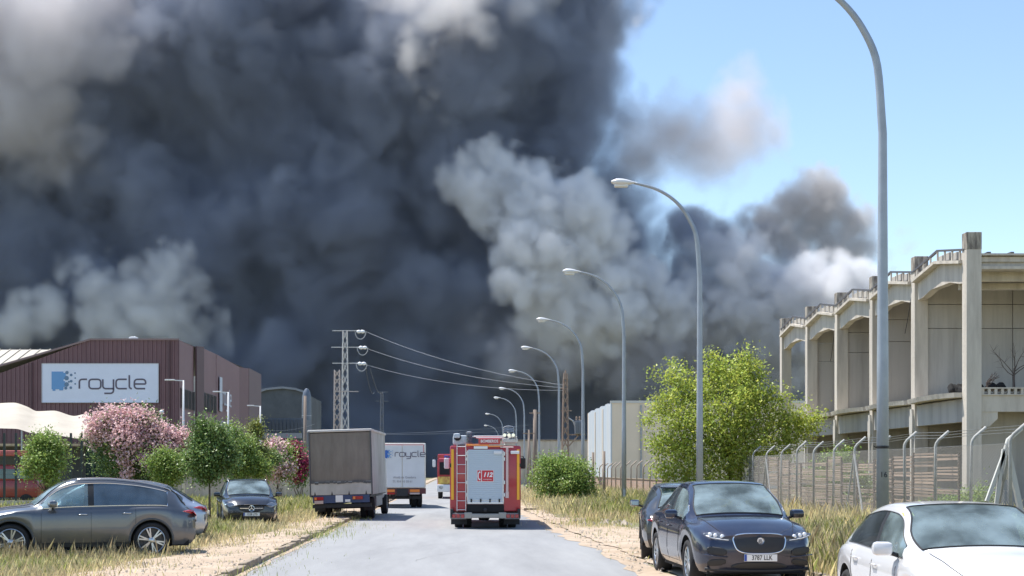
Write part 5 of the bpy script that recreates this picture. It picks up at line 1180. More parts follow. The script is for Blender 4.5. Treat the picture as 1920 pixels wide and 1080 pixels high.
# reed screen panels behind the chain link
M_reed = mat('reed_screen', (.34, .26, .19), .9, island=.35)
rs_ = thing('reed_screen', 'brown horizontal slatted screen standing behind the wire fence', 'screen', (15.75, 50, 0)); rr = random.Random(5)
for pnl in range(14):
    y0 = pnl * 2.1 - 8.5; h = 2.4 + rr.uniform(-.2, .15); z = .15; 
    fr = MB(); fr.bb(-.03, .03, y0, y0 + .06, 0, h); fr.bb(-.03, .03, y0 + 2.0, y0 + 2.06, 0, h); po = fr.build('panel_upright', M_bark, rs_, kind='stuff')
    slats = MB()
    while z < h:
        w = rr.uniform(.045, .075)
        if rr.random() > (.12 if y0 > 4 else .34):
            s_ = MB(); s_.box((rr.uniform(.0, .03), y0 + 1.03, z), (.015, 2.02, w), (rr.uniform(-.012, .012), rr.uniform(-.15, .15), 0)); s_.build('slat', M_reed, rs_)
        z += w + rr.uniform(.012, .035) + (.015 if y0 <= 4 else 0)
# big concrete strut posts at the right edge of the frame
st = thing('fence_strut', 'heavy A-shaped concrete fence strut at the right edge behind the white car', 'post', (0, 0, 0))
yq = 37.0
for (a, b_) in (((1888, 838), (1916, 968)), ((1882, 842), (1868, 945)), ((1884, 846), (1850, 940))):
    m_ = MB(); m_.bar(P(a[0], a[1], yq), P(b_[0], b_[1], yq), .13 if a[0] == 1888 else .09); m_.build('strut', mat('pale_concrete_strut', (.52, .52, .49), .85), st)
m_ = MB(); m_.tube([P(1887, 900, yq), P(1885, 843, yq), P(1890, 825, yq), P(1916, 803, yq)], .06, 7); m_.build('bent_post', mat('pale_concrete_strut', (.52,) * 3), st, smooth=True)
# ------------------------------------------------------------ lorries. local axes: +y is the way they drive, rear face at y=0
def tw_wheel(root, x, y, r, w, dual=True, name='wheel'):
    t = bpy.data.objects.new(name, None); COL.objects.link(t); t.parent = root; t.location = (x, y, r)
    sg = 1 if x > 0 else -1
    for q in range(2 if dual else 1):
        b = MB(); c = -sg * q * (w + .04); b.lathe([(r * .55, c - w / 2), (r * .93, c - w / 2), (r, c - w / 2 + .03), (r, c + w / 2 - .03), (r * .93, c + w / 2), (r * .55, c + w / 2)], 'X', 28); b.build('tyre', M_rub, t, smooth='auto')
    b = MB(); b.lathe([(0, sg * w * .2), (r * .2, sg * w * .2), (r * .3, sg * w * .05), (r * .54, sg * w * .42), (r * .56, sg * w * .45)], 'X', 20); b.build('rim', mat('truck_rim', (.35, .35, .36), .5, .4), t, smooth='auto')
    return t
M_frame = mat('chassis_black', (.025, .025, .028), .7)
# --- canvas sided lorry
M_tarp = mat('dirty_brown_tarp', (.235, .205, .17), .85, col2=(.17, .145, .12), vscale=1.2, streak=(2.2, 1, .5), bump=.35, bscale=3)
M_tarpw = mat('dirty_white_tarp', (.52, .50, .46), .8, col2=(.36, .34, .30), vscale=1.1, streak=(1, 1, .5), bump=.3, bscale=2.5)
ct = thing('canvas_lorry', 'lorry with a grimy brown canvas rear and white sides, parked half on the left verge', 'lorry', (-4.22, 50.6, 0), rot=(0, R(-1.6), R(-2.0)))
W2 = 1.17; zf_, zt0 = 1.0, 3.40; LB_ = 6.2
def cloth(w, h, nx, ny, amp, seed, flip=None):
    rr = np.random.RandomState(seed); a = rr.normal(size=(5, 4)); pts = []
    for j in range(ny + 1):
        for i in range(nx + 1):
            u, v = i / nx, j / ny; d = sum(amp * a[q, 0] * math.sin((2 + q * 2.2) * u * 3 + a[q, 1]) * (.4 + .6 * math.sin(v * 3 + a[q, 2])) for q in range(5)) / 2.2
            pts.append((u, v, d))
    return pts
b = MB(); nx, ny = 24, 20; c_ = cloth(1, 1, nx, ny, .014, 3)
b.add([(-W2 + .02 + u * (2 * W2 - .04), -.01 + d - .02 * math.sin(v * math.pi), 1.42 + v * (zt0 - 1.5)) for u, v, d in c_], [(j * (nx + 1) + i, j * (nx + 1) + i + 1, (j + 1) * (nx + 1) + i + 1, (j + 1) * (nx + 1) + i) for j in range(ny) for i in range(nx)]); b.build('rear_canvas', M_tarp, ct, smooth=True)
for s_ in (-1, 1):
    b = MB(); c_ = cloth(1, 1, 30, 14, .02, 5 + s_)
    b.add([(s_ * (W2 + .01 + d), .02 + u * LB_, .95 + v * (zt0 - 1.0)) for u, v, d in c_], [(j * 31 + i, j * 31 + i + 1, (j + 1) * 31 + i + 1, (j + 1) * 31 + i) for j in range(14) for i in range(30)]); b.build('side_canvas', M_tarpw, ct, smooth=True)
    b = MB(); b.tube([(s_ * (W2 + .0), -.03, .9), (s_ * (W2 + .0), -.03, zt0 - .03)], .035, 6); b.build('corner_post', mat('post_grime', (.10, .10, .10), .7), ct)
b = MB(); b.rbox((0, LB_ / 2, zt0), (2 * W2 + .12, LB_ + .12, .1), .04); b.build('roof_canvas', mat('roof_canvas', (.62, .60, .57), .7, var=.2, vscale=1), ct, smooth='auto')
b = MB(); b.bb(-W2 + .02, W2 - .02, .02, LB_ - .02, .9, 1.0); b.bb(-W2 + .02, W2 - .02, LB_ - .06, LB_ - .0, 1.0, zt0 - .06); b.build('load_floor', M_frame, ct, kind='stuff')
b = MB(); b.rbox((0, -.02, 1.22), (2 * W2, .05, .50), .01); tg = b.build('tailboard', M_tarpw, ct)
rr = random.Random(2); b = MB()                       # frayed hem of the canvas over the board
for q in range(16): x = -W2 + .1 + q * (2 * W2 - .2) / 15; b.box((x, -.06, 1.44 + rr.uniform(-.03, .02)), (.14, .015, .05 + rr.random() * .04), (0, rr.uniform(-.2, .2), 0))
b.build('frayed_hem', mat('post_grime', (.1, .1, .1), .7), ct, kind='stuff')
M_tblue = mat('lorry_blue', (.045, .07, .15), .6)
b = MB(); b.bb(-W2 + .08, W2 - .1, -.02, .03, .66, .96); rb = b.build('rear_beam', M_tblue, ct)
for x in (-1.0, -.35, .3, .95): b = MB(); b.prism([(x - .035, -.05, .96), (x + .035, -.05, .96), (x, -.05, 1.12)], (0, .02, 0)); b.build('hinge', M_frame, ct)
for x, w in ((-.86, .36), (.62, .40)):
    b = MB(); b.rbox((x, -.045, .84), (w, .05, .13), .015); tl_ = b.build('tail_light', M_red, ct); b = MB(); b.box((x - w * .33, -.072, .84), (w * .22, .01, .1)); b.build('indicator', M_orange, tl_)
b = MB(); b.rbox((-.86, -.05, .70), (.34, .04, .12), .01); b.build('reflector_plate', mat('pale_reflector', (.55, .42, .38), .4), ct)
b = MB(); b.rbox((-.08, -.045, .82), (.28, .03, .26), .01); wpn = b.build('warning_plate', M_plate, ct)
b = MB(); b.rbox((.24, -.05, .74), (.2, .02, .1), .005); b.build('number_plate', M_plate, ct)
b = MB(); b.bb(-W2 + .05, W2 - .05, .05, .15, .48, .62); b.build('underrun_bar', M_frame, ct)
b = MB(); b.bb(-.45, -.35, .2, 8.0, .55, .88); b.bb(.35, .45, .2, 8.0, .55, .88); b.bb(-.9, .9, 1.45, 1.6, .4, .56); b.build('chassis_rails', M_frame, ct, kind='stuff')
for s_ in (-1, 1):
    tw_wheel(ct, s_ * .98, 1.5, .42, .24); tw_wheel(ct, s_ * 1.02, 6.9, .42, .26, False)
    b = MB(); b.bb(s_ * .75, s_ * 1.16, .95, 1.0, .32, .78); b.build('mud_flap', M_frame, ct)
    b = MB(); b.bb(s_ * 1.02, s_ * 1.12, 2.2, 4.8, .45, .85); b.build('side_locker', mat('locker_grey', (.3, .3, .3), .6), ct)
b = MB(); b.rbox((0, 7.4, 1.5), (2.1, 1.7, 1.9), .15); b.build('cab', mat('cab_white', (.6, .6, .58), .4, coat=.4), ct, smooth='auto')
# --- white box lorry with lettering
bt_ = thing('box_lorry', 'white box lorry with roycle lettering on its rear doors', 'lorry', (-2.58, 67.2, 0), rot=(0, 0, R(6.5)))
M_box = mat('box_white', (.68, .69, .72), .45, col2=(.6, .61, .63), vscale=.8)
W3, z0_, z1_ = 1.2, 1.0, 3.28
b = MB(); b.rbox((0, 3.4, (z0_ + z1_) / 2), (2 * W3, 6.8, z1_ - z0_), .05); b.build('box_body', mat('box_sunlit_tone', (.74, .70, .62), .45), bt_, smooth='auto')  # sunlit warmth put into the white box's colour; doors keep a cooler white
for s_ in (-1, 1): b = MB(); b.rbox((s_ * (W3 - .05) / 2, -.02, (z0_ + z1_) / 2 - .03), (W3 - .1, .05, z1_ - z0_ - .16), .01); b.build('rear_door', M_box, bt_)
b = MB(); M_rt = mat('red_outline', (.55, .12, .12), .5)
for q in ((-W3 + .03, z1_ - .09, W3 - .12, z1_ - .09), (-W3 + .03, z1_ - .09, -W3 + .03, z1_ - .5), (W3 - .12, z1_ - .09, W3 - .12, z1_ - .5)): b.bar((q[0], -.05, q[1]), (q[2], -.05, q[3]), .012, .03)
b.build('red_stripe', M_rt, bt_, kind='stuff')
emblem(-1.0, 2.50, .42, M_eblue2, M_eblue, bt_, -.06)
line_word('roycle', -.36, 2.6, .21, M_letter, bt_, -.06, .16, 1.12)
text_mesh('Alcalá de Guadaíra', .16, 'place_lettering', mat('grey_ink', (.28, .27, .3), .5), bt_, (.12, -.052, 1.55), sx=.95); text_mesh('Tf. 954 10 58 61', .16, 'phone_lettering', mat('grey_ink', (.28,) * 3), bt_, (.02, -.052, 1.34), sx=.95)
b = MB(); b.bb(-W3, W3, -.04, .08, .72, 1.0); b.build('rear_beam', mat('beam_maroon', (.11, .025, .03), .5), bt_)
for s_ in (-1, 1):
    b = MB(); b.rbox((s_ * .63, -.07, .88), (.50, .05, .14), .01); b.build('orange_marker', M_orange, bt_)
    b = MB(); b.rbox((s_ * .63, -.07, .74), (.5, .05, .09), .01); b.build('tail_light', M_red if s_ < 0 else mat('pale_reflector', (.5, .4, .4), .4), bt_)
    tw_wheel(bt_, s_ * 1.0, 1.6, .44, .25); tw_wheel(bt_, s_ * 1.05, 6.6, .44, .27, False)
    b = MB(); b.tube([(s_ * 1.2, 7.0, 2.2), (s_ * 1.42, 7.0, 2.2), (s_ * 1.42, 7.0, 1.6)], .025, 5); mo = b.build('mirror_arm', M_frame, bt_); b = MB(); b.rbox((s_ * 1.42, 7.0, 1.95), (.2, .1, .42), .03); b.build('mirror_head', M_black, mo)
b = MB(); b.rbox((-W3 - .015, 2.2, 1.75), (.03, .5, .6), .01); b.build('side_hatch', M_wind, bt_)
b = MB(); b.bb(-.28, .28, -.08, .02, .62, .98); b.build('tow_block', M_frame, bt_)
b = MB(); b.bb(-.45, -.35, .2, 7.8, .5, .9); b.bb(.35, .45, .2, 7.8, .5, .9); b.bb(-1, 1, .4, .55, .45, .6); b.build('chassis_rails', M_frame, bt_, kind='stuff')
b = MB(); b.rbox((0, 7.7, 1.45), (2.2, 1.7, 1.95), .15); b.build('cab', mat('cab_white', (.6, .6, .58), .4, coat=.4), bt_, smooth='auto')
# ------------------------------------------------------------ fire engine, driving away
M_fred = mat('fire_red', (.42, .03, .04), .35, coat=.5, var=.15, vscale=1.5); M_yel = mat('hi_vis_yellow', (.85, .42, .03), .5); M_shut = mat('roller_shutter', (.46, .53, .60), .4, .25)
M_alu = mat('brushed_aluminium', (.62, .62, .63), .35, .6)
fe = thing('fire_engine', 'red fire engine seen from behind in the road with a grey roller shutter', 'fire engine', (1.03, 42.9, 0), rot=(0, 0, R(-1.2)))
W4 = 1.14
b = MB(); b.rbox((0, 3.2, 1.62), (2 * W4, 6.4, 2.12), .05); b.build('body', M_fred, fe, smooth='auto')
for s_ in (-1, 1):
    b = MB(); b.rbox((s_ * (W4 - .085), -.012, 1.75), (.085, .03, 1.62), .008); b.build('reflective_stripe', M_yel, fe)
    b = MB(); b.rbox((s_ * (W4 - .02), -.012, 2.05), (.05, .03, .12), .008); b.build('side_marker', M_frame, fe)
b = MB(); b.rbox((0, -.02, 1.66), (1.20, .05, 1.72), .02); fr = b.build('shutter_frame', M_alu, fe)
zq = .93
for q in range(26):
    b = MB(); b.rbox((0, -.052, zq + .031), (1.10, .016, .059), .006); b.build('shutter_slat', M_shut, fr); zq += .0625
b = MB(); b.rbox((0, -.06, .85), (1.14, .06, .10), .02); b.build('shutter_handle_bar', M_alu, fe)
for x in (-.45, -.15, .15, .45): b = MB(); b.bb(x - .025, x + .025, -.1, -.06, .86, .97); b.build('shutter_catch', M_frame, fe)
for s_ in (-1, 1):
    for z in (1.1, 1.5, 2.25, 2.42): b = MB(); b.rbox((s_ * .61, -.05, z), (.05, .06, .12), .01); b.build('shutter_hinge', M_alu, fe)
dc = thing('emergency_sign', 'red square 112 sticker with a telephone mark on the fire engine shutter', 'sticker', (1.03, 42.9, 0)); dc.rotation_euler = fe.rotation_euler
dc.name = 'emergency_sign'
M_r2 = mat('sticker_red', (.55, .02, .035), .4); M_w2 = mat('sticker_white', (.8, .8, .8), .4)
b = MB(); b.bb(-.27, .27, -.07, -.064, 1.52, 1.90); b.build('sticker_back', M_w2, dc)
b = MB(); b.bb(-.11, .255, -.076, -.07, 1.535, 1.885); b.build('red_field', M_r2, dc); b = MB(); b.bb(-.255, -.135, -.076, -.07, 1.535, 1.885); b.build('red_field', M_r2, dc)
b = MB()
pp = [(-.195 - .035 * math.cos(a), -.079, 1.71 + .12 * math.sin(a)) for a in np.linspace(-1.3, 1.3, 9)]
for a, c_ in zip(pp[:-1], pp[1:]): b.bar(a, c_, .006, .028)
b.bar(pp[0], Vector(pp[0]) + Vector((.045, 0, .0)), .006, .05); b.bar(pp[-1], Vector(pp[-1]) + Vector((.045, 0, 0)), .006, .05); b.build('telephone_mark', M_w2, dc)
text_mesh('112', .20, 'sticker_number', M_w2, dc, (.072, -.079, 1.74), shear=.25, offset=.008); text_mesh('emergencias', .055, 'sticker_caption', M_w2, dc, (.072, -.079, 1.60))
# ladder on the left of the rear
for x in (-.91, -.63): b = MB(); b.tube([(x, -.10, .58), (x, -.10, 2.72)], .014, 6); b.build('ladder_rail', M_alu, fe)
for q in range(8): b = MB(); b.tube([(-.91, -.10, .62 + q * .29), (-.63, -.10, .62 + q * .29)], .013, 6); b.build('ladder_rung', M_alu, fe)
b = MB(); b.tube([(.70, -.08, 1.0), (.70, -.08, 2.62)], .042, 8); b.tube([(.70, -.08, 1.0), (.70, -.08, 1.2)], .055, 8); b.tube([(.48, -.08, 2.63), (.9, -.08, 2.63)], .02, 6); b.build('mast_tube', mat('pale_pink_tube', (.62, .47, .45), .5), fe, kind='stuff')
for x, w in ((.40, .26), (.95, .28)): b = MB(); b.rbox((x, -.09, 2.46 - (x > .9) * 0), (w, .1, .10), .02); b.build('work_light', M_head, fe)
b = MB(); b.rbox((-.15, -.04, 2.62), (.45, .05, .09), .02); b.build('high_brake_light', M_plate, fe)
b = MB(); b.rbox((-.25, -.03, 2.7), (.75, .05, .07), .02); b.rbox((.25, -.03, 2.66), (.6, .04, .05), .01); b.build('orange_strip', M_orange, fe, kind='stuff')
b = MB(); b.rbox((.13, -.02, 2.82), (.70, .14, .2), .03); nb = b.build('name_box', M_fred, fe); text_mesh('BOMBEROS', .125, 'name_lettering', M_w2, nb, (.13, -.093, 2.82), sx=.88, offset=.002)
b = MB(); b.tube([(-.42, .1, 2.98), (.6, .1, 2.98)], .025, 6); b.tube([(-.3, .5, 2.94), (.6, .5, 2.94)], .02, 6); b.build('roof_rail', M_alu, fe, kind='stuff')
b = MB(); b.rbox((-.80, .5, 2.86), (.5, .7, .32), .06); b.rbox((-.92, .2, 3.0), (.22, .3, .16), .05); mt = b.build('roof_monitor', mat('monitor_pale', (.55, .6, .66), .5, var=.3, vscale=8), fe, smooth='auto', kind='stuff')
for q in range(7): b = MB(); b.lathe([(.04, 0), (.11, .01), (.04, .03)], 'Z', 10, (-.52, .15, 2.78 + q * .055)); b.build('spring_coil', M_galv, fe)
b = MB(); b.lathe([(.05, -.02), (.12, 0), (.12, .05), (.05, .07)], 'Y', 14, (-.9, .1, 2.96)); b.build('monitor_eye', M_dark, fe)
# roof equipment cluster on the right: stowed lighting mast
b = MB(); rr = random.Random(9)
for q in range(22):
    a = Vector((rr.uniform(.5, 1.0), rr.uniform(.1, .5), rr.uniform(2.75, 3.05))); b.tube([a, a + Vector((rr.uniform(-.25, .25), rr.uniform(-.1, .1), rr.uniform(-.08, .12)))], .016, 5)
b.rbox((.80, .3, 2.84), (.5, .4, .14), .03); b.build('mast_base', mat('mast_metal', (.55, .53, .5), .45, .4), fe, kind='stuff')
for q in range(3): b = MB(); th = np.linspace(0, 2 * math.pi, 16); b.tube([(.76 + .17 * math.cos(t), .25, 3.12 + q * .07 + .06 * math.sin(t)) for t in th], .018, 5); b.build('mast_coil', M_galv, fe)
for x in (.62, .76, .9): b = MB(); b.lathe([(0, -.05), (.055, -.05), (.06, .03), (0, .05)], 'Y', 12, (x, .1, 3.02)); b.build('flood_light', M_chrome, fe)
# lower rear: bumper, lights, hitch
b = MB(); b.rbox((0, .05, .66), (1.2, .2, .26), .03); b.build('rear_recess', M_dark, fe)
b = MB(); b.rbox((0, -.12, .43), (.9, .12, .14), .03); b.rbox((-.55, -.11, .44), (.25, .1, .2), .02); b.rbox((.55, -.11, .44), (.25, .1, .2), .02); b.build('bumper_center', mat('bumper_metal', (.34, .32, .29), .5, .3), fe, kind='stuff')
for s_ in (-1, 1):
    b = MB(); b.rbox((s_ * .87, -.11, .42), (.5, .08, .20), .02); lb_ = b.build('tail_light_housing', mat('housing_grey', (.2, .17, .17), .5), fe)
    for q in (-.14, 0, .14): b = MB(); b.rbox((s_ * .87 + q, -.16, .42), (.11, .03, .11), .01); b.build('tail_light', M_red, lb_)
    b = MB(); b.rbox((s_ * 1.08, .1, .5), (.1, .5, .3), .02); b.build('side_skirt', M_frame, fe)
    tw_wheel(fe, s_ * .88, 1.2, .48, .26); tw_wheel(fe, s_ * .95, 5.2, .48, .28, False)
    b = MB(); b.bb(s_ * .6, s_ * 1.12, .62, .66, .12, .55); b.build('mud_flap', M_frame, fe)
    b = MB(); b.tube([(s_ * 1.12, 6.2, 2.45), (s_ * 1.42, 6.2, 2.4), (s_ * 1.42, 6.2, 2.0)], .02, 5); ma = b.build('mirror_arm', M_frame, fe); b = MB(); b.rbox((s_ * 1.40, 6.2, 2.15), (.2, .1, .4), .04); b.build('mirror_head', M_black if s_ > 0 else M_head, ma)
b = MB(); b.tube([(0, -.05, .62), (0, -.22, .6)], .05, 8); b.lathe([(.03, 0), (.06, .04), (.03, .1)], 'Z', 10, (0, -.22, .58)); b.build('tow_hook', M_frame, fe, kind='stuff')
b = MB(); b.bb(-.5, .5, .3, 5, .35, .6); b.lathe([(0, -.3), (.26, -.2), (.28, .1), (0, .25)], 'X', 16, (0, 1.2, .5)); b.build('rear_axle', M_frame, fe, kind='stuff')
b = MB(); b.rbox((0, 7.2, 1.6), (2.2, 1.9, 2.1), .15); b.build('cab', M_fred, fe, smooth='auto')
# ------------------------------------------------------------ second fire engine, coming the other way
f2 = thing('fire_engine', 'second fire engine facing the camera, mostly hidden behind the first', 'fire engine', (.12, 90, 0))
b = MB(); b.rbox((0, 1.0, 1.75), (2.4, 2.0, 2.0), .14); b.build('cab', M_fred, f2, smooth='auto')
b = MB(); b.rbox((0, 5, 1.9), (2.4, 6, 2.3), .08); b.build('body', M_fred, f2)
b = MB(); b.rbox((0, -.02, 2.05), (2.1, .05, .85), .05); b.build('windscreen', M_wind, f2)
b = MB(); b.rbox((0, -.03, 1.25), (2.3, .05, .5), .02); b.build('hi_vis_band', mat('band_yellow', (.75, .55, .12), .5, col2=(.45, .2, .06), vscale=5), f2)
b = MB(); b.rbox((0, -.1, .72), (2.45, .25, .5), .06); b.build('bumper', M_white, f2, smooth='auto')
for s_ in (-1, 1):
    b = MB(); b.lathe([(0, 0), (.12, .01), (.14, .05)], 'Y', 14, (s_ * .95, -.26, .78)); b.build('headlight', M_lens, f2)
    b = MB(); b.tube([(s_ * 1.1, .2, 2.75), (s_ * 1.42, 0, 2.8), (s_ * 1.45, 0, 2.3)], .03, 5); ma = b.build('mirror_arm', M_frame, f2); b = MB(); b.rbox((s_ * 1.42, 0, 2.4), (.22, .12, .5), .05); b.build('mirror_head', M_head, ma)
    tw_wheel(f2, s_ * 1.02, 1.0, .5, .28, False); tw_wheel(f2, s_ * 1.02, 6.0, .5, .28, False)
b = MB(); b.rbox((0, .8, 2.85), (1.5, .3, .14), .04); b.build('beacon_bar', mat('beacon_blue', (.03, .08, .5), .2), f2)
# ------------------------------------------------------------ smoke: real volumes far behind the street
SY = 430.0; SK = SY / F
VOX = 0.85
rs = np.random.RandomState(7)
def lattice_noise(shape, cell, seed):
    r = np.random.RandomState(seed)
    n = [int(math.ceil(s / cell)) + 2 for s in shape]
    g = r.rand(*n).astype(np.float32) * 2 - 1
    for ax, s in enumerate(shape):                   # separable smooth interpolation
        t = np.arange(s, dtype=np.float32) / cell
        i = t.astype(int); f = t - i; f = f * f * (3 - 2 * f)
        sh = [1, 1, 1]; sh[ax] = s; f = f.reshape(sh)
        g = np.take(g, i, axis=ax) * (1 - f) + np.take(g, i + 1, axis=ax) * f
    return g
def fractal(shape, cell, octaves, seed, gain=0.55):
    out = np.zeros(shape, np.float32); a = 1.0
    for k in range(octaves):
        out += a * lattice_noise(shape, max(cell, 1.5), seed + k); cell *= 0.5; a *= gain
        if cell < 1.5: break
    return out
class Grid:
    def __init__(s, x0, x1, y0, y1, z0, z1, vox=VOX):
        s.v = vox; s.o = np.array([x0, y0, z0], np.float32)
        s.n = tuple(int((b - a) / vox) for a, b in ((x0, x1), (y0, y1), (z0, z1)))
        s.f = np.full(s.n, -8.0, np.float32)
    def ball(s, c, r, sq=(1, 1, 1)):
        c = np.array(c); sq = np.array(sq)
        lo = np.maximum(((c - r * sq * 1.3 - s.o) / s.v).astype(int), 0)
        hi = np.minimum(((c + r * sq * 1.3 - s.o) / s.v).astype(int) + 2, s.n)
        if (hi <= lo).any(): return
        ax = [((s.o[k] + (np.arange(lo[k], hi[k]) + .5) * s.v - c[k]) / sq[k]) ** 2 for k in range(3)]
        d = np.sqrt(ax[0][:, None, None] + ax[1][None, :, None] + ax[2][None, None, :])
        w = s.f[lo[0]:hi[0], lo[1]:hi[1], lo[2]:hi[2]]
        np.maximum(w, r - d, out=w)
    def billow(s, px, py, rpx, dy, sub=9, sub2=5, k1=.42, k2=.2, sq=(1, 1, 1), spread=1.0):
        Y = SY + dy; r = rpx * SK
        c = np.array([(px - VX) * Y / F, Y, HC - (py - VY) * Y / F])
        s.ball(c, r, sq)
        for _ in range(sub):
            v = rs.normal(size=3); v[1] = -abs(v[1]) * .8 if rs.rand() < .75 else v[1]; v[2] += .25; v /= np.linalg.norm(v)
            r1 = r * k1 * rs.uniform(.6, 1.25); c1 = c + v * (r * spread * rs.uniform(.75, .98)) * np.array(sq)
            s.ball(c1, r1)
            for _ in range(sub2):
                v2 = rs.normal(size=3) + v * .8; v2 /= np.linalg.norm(v2)
                s.ball(c1 + v2 * r1 * .85, r * k2 * rs.uniform(.5, 1.3))
def smoke_volume(name, label, g, dens, color, soft, noise_amp, cell, seed, aniso=0.0, carve=None, absorb=(0, 0, 0), warp=7.0):
    # wind: the heaps are dragged and folded by two scales of displacement before the fine lumps are added
    I_ = [np.arange(k).reshape([-1 if a == b else 1 for b in range(3)]) for a, k in enumerate(g.n)]
    src = []
    for a in range(3):
        w_ = warp * lattice_noise(g.n, 26 / g.v, seed + 200 + a) + warp * .42 * lattice_noise(g.n, 9 / g.v, seed + 210 + a) + warp * .16 * lattice_noise(g.n, 4 / g.v, seed + 220 + a)
        src.append(np.clip(np.rint(I_[a] + w_ / g.v * (.7 if a == 1 else 1)).astype(np.int32), 0, g.n[a] - 1))
    g.f = g.f[src[0], src[1], src[2]]
    f = g.f + .45 * noise_amp * fractal(g.n, cell / g.v, 3, seed)
    f += .9 * noise_amp * (np.abs(fractal(g.n, cell * .45 / g.v, 4, seed + 77, .6)) - .35)   # rounded lumps with sharp creases
    d = np.clip(f / soft, 0, 1)
    if carve is not None:                            # the paler plume pushes the darker one aside
        for h in carve:
            i0 = np.round((h.o - g.o) / g.v).astype(int)
            a0 = np.maximum(i0, 0); a1 = np.minimum(i0 + np.array(h.n), g.n)
            if (a1 > a0).all():
                b0 = a0 - i0; b1 = a1 - i0
                d[a0[0]:a1[0], a0[1]:a1[1], a0[2]:a1[2]] *= (1 - h.d[b0[0]:b1[0], b0[1]:b1[1], b0[2]:b1[2]])
    d[0], d[-1], d[:, 0], d[:, -1], d[:, :, -1] = 0, 0, 0, 0, 0
    g.d = d
    nx, ny, nz = g.n
    me = bpy.data.meshes.new(name); N = nx * ny * nz
    me.vertices.add(N)
    at = me.attributes.new('dens', 'FLOAT', 'POINT'); at.data.foreach_set('value', np.ascontiguousarray(d, np.float32).ravel())
    ob = bpy.data.objects.new(name, me); COL.objects.link(ob)
    ob['label'] = label; ob['kind'] = 'stuff'
    mat = bpy.data.materials.new(name + '_matter'); mat.use_nodes = True; nt = mat.node_tree; nt.nodes.clear()
    out = nt.nodes.new('ShaderNodeOutputMaterial'); pv = nt.nodes.new('ShaderNodeVolumePrincipled')
    pv.inputs['Color'].default_value = (*color, 1); pv.inputs['Density'].default_value = dens
    pv.inputs['Anisotropy'].default_value = aniso; pv.inputs['Absorption Color'].default_value = (*absorb, 1)
    nt.links.new(pv.outputs[0], out.inputs['Volume'])
    ng = bpy.data.node_groups.new(name + '_nodes', 'GeometryNodeTree')
    ng.interface.new_socket('Geometry', in_out='INPUT', socket_type='NodeSocketGeometry')
    ng.interface.new_socket('Geometry', in_out='OUTPUT', socket_type='NodeSocketGeometry')
    A = ng.nodes; L = ng.links.new
    gi = A.new('NodeGroupInput'); go = A.new('NodeGroupOutput')
    vc = A.new('GeometryNodeVolumeCube'); si = A.new('GeometryNodeSampleIndex'); si.data_type = 'FLOAT'; si.domain = 'POINT'; si.clamp = True
    na = A.new('GeometryNodeInputNamedAttribute'); na.data_type = 'FLOAT'; na.inputs['Name'].default_value = 'dens'
    po = A.new('GeometryNodeInputPosition'); sx = A.new('ShaderNodeSeparateXYZ'); L(po.outputs[0], sx.inputs[0])
    def M(op, a, b=None, c=None):
        m = A.new('ShaderNodeMath'); m.operation = op
        for k, v in enumerate((a, b, c)):
            if v is None: continue
            if isinstance(v, (int, float)): m.inputs[k].default_value = v
            else: L(v, m.inputs[k])
        return m.outputs[0]
    lo = g.o; hi = g.o + np.array(g.n) * g.v
    idx = []
    for k in range(3):
        t = M('FLOOR', M('MULTIPLY', M('SUBTRACT', sx.outputs[k], float(lo[k])), 1.0 / g.v)) 
        t = M('MINIMUM', M('MAXIMUM', t, 0.0), float(g.n[k] - 1)); idx.append(t)
    # integer maths keeps the index exact past 2^24
    def I(op, a, b):
        m = A.new('FunctionNodeIntegerMath'); m.operation = op
        for k, v in enumerate((a, b)):
            if isinstance(v, int): m.inputs[k].default_value = v
            else: L(v, m.inputs[k])
        return m.outputs[0]
    i = I('ADD', I('MULTIPLY', I('ADD', I('MULTIPLY', idx[0], ny), idx[1]), nz), idx[2])
    L(gi.outputs[0], si.inputs['Geometry']); L(na.outputs[0], si.inputs['Value']); L(i, si.inputs['Index'])
    L(si.outputs[0], vc.inputs['Density'])
    vc.inputs['Min'].default_value = [float(v) for v in lo]; vc.inputs['Max'].default_value = [float(v) for v in hi]
    for k, s_ in enumerate(('X', 'Y', 'Z')): vc.inputs['Resolution ' + s_].default_value = g.n[k]
    sm = A.new('GeometryNodeSetMaterial'); sm.inputs['Material'].default_value = mat
    L(vc.outputs[0], sm.inputs[0]); L(sm.outputs[0], go.inputs[0])
    md = ob.modifiers.new('volume', 'NODES'); md.node_group = ng
    me.materials.append(mat)
    return ob

def snap(v): return round(v / VOX) * VOX
def grid_px(px0, px1, py0, py1, y0, y1):
    return Grid(snap((px0 - VX) * SK * 1.06), snap((px1 - VX) * SK * 1.1), snap(SY + y0), snap(SY + y1), snap(max(-1, HC - (py1 - VY) * SK)), snap(HC - (py0 - VY) * SK * 1.08))

ZT = HC + (VY + 170) * SK
redge = [(-170, 1240), (0, 1222), (50, 1195), (120, 1180), (200, 1165), (330, 1168), (400, 1225), (440, 1300), (500, 1390), (600, 1560), (700, 1640), (900, 1740)]
REX = lambda py: np.interp(py, [a for a, b in redge], [b for a, b in redge])
def backing(g, y_front, x_right, ztop=None):         # the thick body of smoke behind the front billows
    X_ = g.o[0] + (np.arange(g.n[0]) + .5) * g.v; Y_ = g.o[1] + (np.arange(g.n[1]) + .5) * g.v; Z_ = g.o[2] + (np.arange(g.n[2]) + .5) * g.v
    py = VY - (Z_ - HC) / SK; xe = (x_right(py) - VX) * SK
    a = (xe[None, None, :] - X_[:, None, None]); b = (Y_[None, :, None] - y_front)
    f = np.minimum(np.minimum(a, b), 14.0).astype(np.float32); np.maximum(g.f, f, out=g.f)
S_ = []
